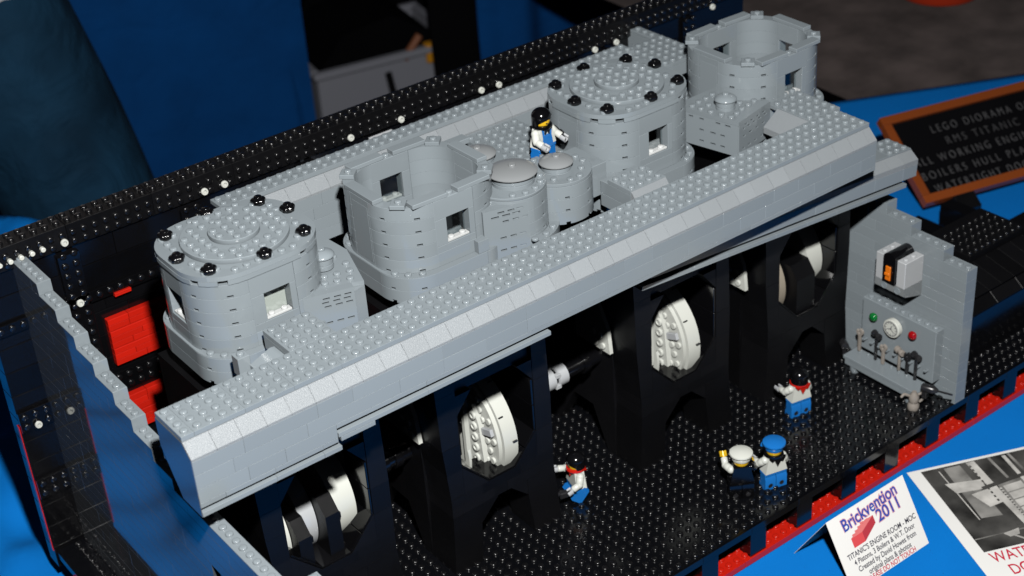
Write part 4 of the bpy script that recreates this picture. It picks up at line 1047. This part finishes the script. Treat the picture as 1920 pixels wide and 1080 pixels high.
# ================================================================== TOY FIGURES
def figure(loc, rz, label, torso, legs, arms, hair, scarf=None, cap=None, hand=None, arm_pose=((20, 0), (20, 0)), leg_bend=0, bib=False, tool=None):
    """block toy figure facing -y"""
    hand = hand or LGREY
    t = thing('toy_figure', label, 'toy figure', loc, rz, 'block toy figures'); t.scale = (1.17, 1.17, 1.17)
    dz = 0
    if leg_bend == 0:
        obj('hips', MB().box((-.98, -.45, 1.28), (.98, .42, 1.58), .05), legs, t)
        for sx in (-1, 1):
            lgm = MB().prism([(-.48, 0), (.45, 0), (.45, 1.0), (.3, 1.38), (-.15, 1.42), (-.36, 1.2), (-.36, .45), (-.48, .42)], sx*.03, sx*.97, 'x')
            lo_ = obj('leg', lgm.mesh('leg', 30), legs, t)
            for (zq) in (.38, ):
                obj('leg_hole', MB().lathe([(.30, 0), (.30, .02), (.21, .02), (.20, -.10)], n=16, axis='-y').xf(Matrix.Rotation(math.pi, 4, 'Z')), legs, t, (sx*.5, .452, zq))
                obj('leg_hole', MB().lathe([(.20, 0), (.20, .012)], n=16, axis='-y').xf(Matrix.Rotation(math.pi, 4, 'Z')), DARKTOOL, t, (sx*.5, .452, zq))
    else:
        obj('hips', MB().box((-.98, -.45, .95), (.98, .42, 1.3), .05), legs, t); dz = -.3
        for sx in (-1, 1):
            lgm = MB().prism([(-.48, -.75), (.45, -.75), (.45, .45), (.3, .62), (-.15, .65), (-.36, .4), (-.36, -.3), (-.48, -.33)], sx*.03, sx*.97, 'x').xf(Matrix.Rotation(R(-leg_bend), 4, 'X'))
            obj('leg', lgm.mesh('leg', 30), legs, t, (0, 0, .75))
    z0 = 1.58+dz
    tv = [(-.97, -.47), (.97, -.47), (.97, .47), (-.97, .47)]; tp_ = [(-.66, -.40), (.66, -.40), (.66, .40), (-.66, .40)]
    m = MB().quadgrid([(a, b, z0) for a, b in tv]+[(a*1.0, b, z0+1.42) for a, b in tp_]+[(a*.86, b*.86, z0+1.5) for a, b in tp_],
        [(3, 2, 1, 0), (0, 1, 5, 4), (1, 2, 6, 5), (2, 3, 7, 6), (3, 0, 4, 7), (4, 5, 9, 8), (5, 6, 10, 9), (6, 7, 11, 10), (7, 4, 8, 11), (8, 9, 10, 11)])
    obj('torso', m.mesh('torso', 25), torso, t)
    if bib:
        obj('bib', MB().quadgrid([(-.62, -.485, z0+.02), (.62, -.485, z0+.02), (.5, -.46, z0+.75), (.62, -.425, z0+1.4), (.3, -.425, z0+1.4), (.3, -.45, z0+.95), (-.3, -.45, z0+.95), (-.3, -.425, z0+1.4), (-.55, -.425, z0+1.4), (-.5, -.46, z0+.75)], [tuple(range(10))]).mesh('bib', 0), BLUE, t)
    for i, sx in enumerate((-1, 1)):
        swing, out = arm_pose[i]
        am = MB()
        sh_ = Vector((sx*.80, 0, z0+1.12)); a1 = R(swing)
        up_ = Vector((sx*.30, -math.sin(a1)*.55, -math.cos(a1)*.55)); el = sh_+up_
        a2 = R(min(swing+42, 175)); fo = Vector((sx*.02-sx*out*.01, -math.sin(a2)*.62, -math.cos(a2)*.62)); wr_ = el+fo
        am.tube([sh_, el], .31, 14); am.tube([el, wr_], .27, 14)
        def ball(c, q): am.lathe([(q*math.sin(math.pi*k/8)+1e-3, -q*math.cos(math.pi*k/8)) for k in range(9)], tuple(c), 14)
        ball(sh_, .33); ball(el, .30)
        obj('arm', am.mesh('arm', 50), arms[i] if isinstance(arms, (list, tuple)) else arms, t)
        hd = MB().lathe([(.15, -.22), (.15, .1)], n=10)
        P = [(.30*math.cos(R(40+q*280/12)), .30*math.sin(R(40+q*280/12))) for q in range(13)]; P2 = [(.17*math.cos(R(40+q*280/12)), .17*math.sin(R(40+q*280/12))) for q in range(13)]
        hd.prism([(a, b) for a, b in P]+list(reversed(P2)), .08, .52, 'z')
        q_ = fo.to_track_quat('Z', 'X'); mat = Matrix.Translation(wr_) @ q_.to_matrix().to_4x4()
        obj('hand', hd.xf(mat).mesh('hand', 35), hand, t)
        if tool and tool[0] == i:
            tl = MB().tube([(-.1, -.2, 0), (0, .9, .1), (0, 1.5, .1)], .16, 8).box((-.25, .2, -.3), (.25, .9, .25), .08)
            obj('tool', tl.xf(Matrix.Translation(wr_+fo*.5) @ Matrix.Rotation(R(tool[1]), 4, 'Z') @ Matrix.Rotation(R(tool[2]), 4, 'X')), DARKTOOL, t)
    hz = z0+1.5
    obj('head', MB().lathe([(.36, 0), (.38, .1), (.55, .16), (.62, .28), (.63, .85), (.56, 1.0), (.4, 1.06), (.31, 1.08), (.3, 1.28)], n=28).mesh('head', 40), YELLOW, t, (0, 0, hz))
    fc = MB()
    for sx in (-1, 1): fc.lathe([(.065, 0), (.065, .02)], (sx*.2, -.615, .66), 10, '-y')
    for k in range(5):
        a = R(-90+(k-2)*22); fc.box((.28*math.cos(a)-.05, -.645, .62+.3*math.sin(a)-.03), (.28*math.cos(a)+.05, -.6, .62+.3*math.sin(a)+.03), 0)
    obj('face_print', fc, DARKTOOL, t, (0, 0, hz))
    if scarf:
        s1 = MB().lathe([(.74, -.02), (.80, .06), (.76, .2), (.60, .26), (.5, .26), (.5, -.02)], n=24, cap=False)
        s1.prism([(-.72, .08), (-.48, -.40), (-.3, -.28), (0, -.78), (.3, -.12), (.45, -.25), (.72, .08)], .50, .64, 'y')
        s1.prism([(-.28, .1), (-.34, -.4), (-.05, -.1), (.1, -.5), (.26, .1)], -.62, -.48, 'y')
        obj('scarf', s1.mesh('scarf', 35), scarf, t, (0, 0, hz-.03))
    if hair:
        n1, n2 = 28, 12; V_ = []; F_ = []
        for j in range(n2+1):
            ph = math.pi/2*(1-j/n2)
            for i in range(n1):
                a = 2*math.pi*i/n1; fr0 = max(0, -math.sin(a))
                low = .36+.34*fr0**1.5 if fr0 > .25 else .12
                rr = .76*math.cos(ph) if j < n2 else .74
                zz = .78+.66*math.sin(ph) if j < n2 else low
                V_.append((rr*math.cos(a), rr*math.sin(a)+.03, zz))
        for j in range(n2):
            for i in range(n1): F_.append((j*n1+i, j*n1+(i+1) % n1, (j+1)*n1+(i+1) % n1, (j+1)*n1+i))
        F_.append(tuple(range(n1)))
        obj('hair', MB().quadgrid(V_, F_).mesh('hair', 60), hair, t, (0, 0, hz))
    if cap:
        cpm = MB().lathe([(.66, .62), (.72, .64), (.74, .85), (.70, .9), (.74, .95), (.92, 1.12), (.90, 1.24), (.6, 1.36), (.02, 1.40)], n=32)
        cpm.prism([(.70*math.cos(R(q)), .70*math.sin(R(q))) for q in range(-155, -20, 15)]+[(.95*math.cos(R(q)), .98*math.sin(R(q))-.18) for q in range(-30, -160, -15)], .62, .70, 'z')
        obj('cap', cpm.mesh('cap', 40), cap, t, (0, 0, hz-.05))
    return t
figure((43.2, 14.4, .1), R(12), 'figure in blue overalls and black scarf standing up among the domes', WHITE, BLUE, WHITE, BLACK, BLACK, None, None, ((35, 0), (30, 0)), 0, True, (1, -20, 10))
figure((39.0, 6.9, ZF+.05), R(-105), 'figure with red scarf crouching alone with a dark tool near the left frames', WHITE, BLUE, WHITE, BLACK, RED, None, None, ((62, 0), (25, 0)), 38, False, (1, 180, 0))
figure((63.4, 2.2, ZF), R(168), 'figure with red bandana seen from behind near the control panel', WHITE, BLUE, WHITE, BLACK, RED, None, None, ((15, 0), (42, 0)))
figure((53.5, -4.1, ZF), R(165), 'figure in blue cap and black bandana with blue trousers', WHITE, BLUE, WHITE, None, BLACK, BLUE, None, ((10, 0), (40, 0)))
figure((50.2, -3.2, ZF), R(150), 'figure all in black with white officer cap and raised white arm', BLACK, BLACK, (BLACK, WHITE), None, None, WHITE, YELLOW, ((45, 0), (95, 0)))

# ================================================================== BACKGROUND: drapes, tub, person, bucket
def drape(name, label, p0, p1, z0, z1, m, amp=1.6, freq=.16, seed=0, top=None, lean=0):
    rnd = random.Random(seed); p0 = np.array(p0, float); p1 = np.array(p1, float); L = np.linalg.norm(p1-p0); e = (p1-p0)/L; nrm = np.array([-e[1], e[0]])
    nu, nz = int(L/1.1)+2, 26; V_ = []; F_ = []; ph = [rnd.uniform(0, 6) for _ in range(6)]
    for j in range(nz+1):
        for i in range(nu+1):
            u = L*i/nu; w_ = j/nz; zb_ = z0; zt_ = z1
            if top: zb_ = top(u/L)
            z = zb_+(zt_-zb_)*w_
            q = amp*(math.sin(u*freq+ph[0]+.8*math.sin(u*.05+w_))*.6+math.sin(u*freq*2.3+ph[1]+w_*1.5)*.3+.25*math.sin(z*.11+ph[2]+u*.05))*(1.15-.5*w_)
            p = p0+e*u+nrm*(q-lean*(1-w_)); V_.append((p[0], p[1], z))
    for j in range(nz):
        for i in range(nu): k = j*(nu+1)+i; F_.append((k, k+1, k+nu+2, k+nu+1))
    o = obj(name, MB().quadgrid(V_, F_).mesh(name, 80), m); tag(o, label, 'drape', None if m is BLACKCLOTH else 'blue drapes behind the model'); return o
dl = lambda u: np.array((64.8, 193.2))+(np.array((196., 167.4))-np.array((64.8, 193.2)))*u
drape('cloth_drape', 'wide dark blue drape hanging behind the left half of the model', dl(-.45), dl(.36), -127, 40, DRAPE, 1.2, .10, 1)
drape('cloth_drape', 'blue drape pulled aside above the grey storage tub', dl(.33), dl(.66), -127, 40, DRAPE, 2.2, .2, 2, top=lambda u: -60+16*math.sin(u*3.0)+14*u*(1-u)*3-26*max(0, .12-u)*8)
drape('cloth_drape', 'narrow blue drape in deep folds right of the dark gap', dl(.655), dl(1.08), -127, 40, DRAPE, 2.6, .3, 3)
bc = dl(.60); bd_ = dl(.74)
o = drape('black_drape', 'black cloth hanging in the gap beside the tub', (bc[0], bc[1]+6), (bd_[0], bd_[1]+6), -127, 20, BLACKCLOTH, 2, .2, 4)
o = drape('black_drape', 'black cloth closing the space behind the storage tub', (dl(.2)[0], dl(.2)[1]+55), (dl(1.1)[0]+20, dl(1.1)[1]+55), -127, 30, BLACKCLOTH, 2, .2, 6)
tb = thing('storage_tub', 'grey plastic storage tub with dark handle under the raised drape', 'storage tub', (121, 197, -127), R(-11))
W_, Dp, Ht = 34, 26, 53
for (a, b) in (((0, 0), (W_, 1)), ((0, Dp-1), (W_, Dp)), ((0, 1), (1, Dp-1)), ((W_-1, 1), (W_, Dp-1))): obj('tub_wall', MB().box((a[0], a[1], 0), (b[0], b[1], Ht), .2), TUB, tb)
for (a, b) in (((-1, -1.2), (W_+1, 0.9)), ((-1, Dp-.9), (W_+1, Dp+1)), ((-1, .92), (.9, Dp-.92)), ((W_-.9, .92), (W_+1, Dp-.92))): obj('rim', MB().box((a[0], a[1], Ht), (b[0], b[1], Ht+1.6), .3), TUB, tb)
obj('dark_bag', MB().prism([(1.1, 4), (1.1, Ht-1), (8, Ht+7), (20, Ht+9), (29, Ht+3), (W_-1.1, Ht-2), (W_-1.1, 4)], 3.5, Dp-1.2, 'y').mesh('bag', 60), BLACKCLOTH, tb)
obj('handle', MB().tube([(16, -1, Ht-2), (16.5, -1.6, Ht-7), (22, -1.8, Ht-9), (27, -1.6, Ht-6.5)], .8, 8), BLACKM, tb)
st = thing('boxed_item', 'orange and brown items sticking out of the storage tub', 'packed item', (144, 191.5, -127+Ht-2.5), R(-11))
obj('orange_item', MB().box((2, 0, 0), (5, 2.5, 4.6), .4), plastic('yellow_orange', (.75, .33, .02), .4), st); obj('brown_item', MB().tube([(-3, 1.5, 2), (1, 1, 7)], .9, 8), plastic('brown_item', (.30, .11, .05), .5), st)
bu = thing('red_pot', 'round red pot standing on the brown cloth at the top edge', 'pot', (171.4, 73.3, -35.9))
obj('pot_body', MB().lathe([(6.5, 0), (6.9, .5), (7.6, 12), (8.1, 12.3), (8.1, 14), (7.4, 14), (6.4, 1)], n=48).mesh('pot', 40), plastic('pot_red', (.50, .04, .012), .35), bu)
# standing visitor: skinned figure in jeans and white shirt, mostly outside the frame
pr_ = thing('person', 'person in dark blue jeans and white top standing behind the table', 'person', (27, 128, -127), R(-40))
def skin(name, verts, edges, m, root=0, sub=2):
    me = bpy.data.meshes.new(name); me.from_pydata([Vector(v[:3])*S for v in verts], edges, [])
    o = bpy.data.objects.new(name, me); COL.objects.link(o); o.parent = pr_
    sm = o.modifiers.new('skin', 'SKIN'); sv = me.skin_vertices[0].data
    for i, v in enumerate(verts):
        sv[i].radius = (v[3]*S, (v[4] if len(v) > 4 else v[3])*S)
        sv[i].use_root = (i == root)
    ss = o.modifiers.new('subdivision', 'SUBSURF'); ss.levels = sub; ss.render_levels = sub; sm.use_smooth_shade = True
    me.materials.append(m); return o
skin('jeans', [(0, 0, 116, 15, 11), (0, 0, 124, 15, 11), (9.5, 0, 106, 12.0, 12.0), (13.5, 0, 84, 12.2), (18.5, 1, 60, 11.2), (20.5, 2, 36, 9.0), (21.5, 3, 10, 8), (-9.5, 0, 106, 12.0, 12.0), (-12.5, 0, 84, 12.0), (-15, 1, 60, 11.0), (-16, 2, 36, 9.0), (-17, 3, 10, 8)],
     [(0, 1), (0, 2), (2, 3), (3, 4), (4, 5), (5, 6), (0, 7), (7, 8), (8, 9), (9, 10), (10, 11)], DENIM)
skin('shirt', [(0, 0, 108, 20, 15), (0, 0, 132, 17, 12), (0, 0, 155, 19, 12), (0, 0, 172, 17, 10), (0, 0, 182, 6), (22, 0, 170, 7), (25, -4, 150, 5.5), (-22, 0, 170, 7), (-25, -4, 150, 5.5)],
     [(0, 1), (1, 2), (2, 3), (3, 4), (3, 5), (5, 6), (3, 7), (7, 8)], SHIRT)
skin('head', [(0, 0, 184, 6), (0, -1, 194, 8.5, 9.5), (0, -1.5, 204, 9.5, 11), (0, -1, 213, 6, 7)], [(0, 1), (1, 2), (2, 3)], SKIN)
for sx in (-1, 1):
    skin('forearm', [(sx*25, -5, 151, 5), (sx*18, -16, 156, 3.8), (sx*11, -21, 160, 4, 2.4), (sx*6, -23, 163, 3.4, 1.8)], [(0, 1), (1, 2), (2, 3)], SKIN)
    skin('shoe', [(sx*20.5, 6, 4, 5, 4), (sx*21.5, -8, 4, 5.5, 4), (sx*22.5, -20, 3, 5, 3)], [(0, 1), (1, 2)], BLACKM)
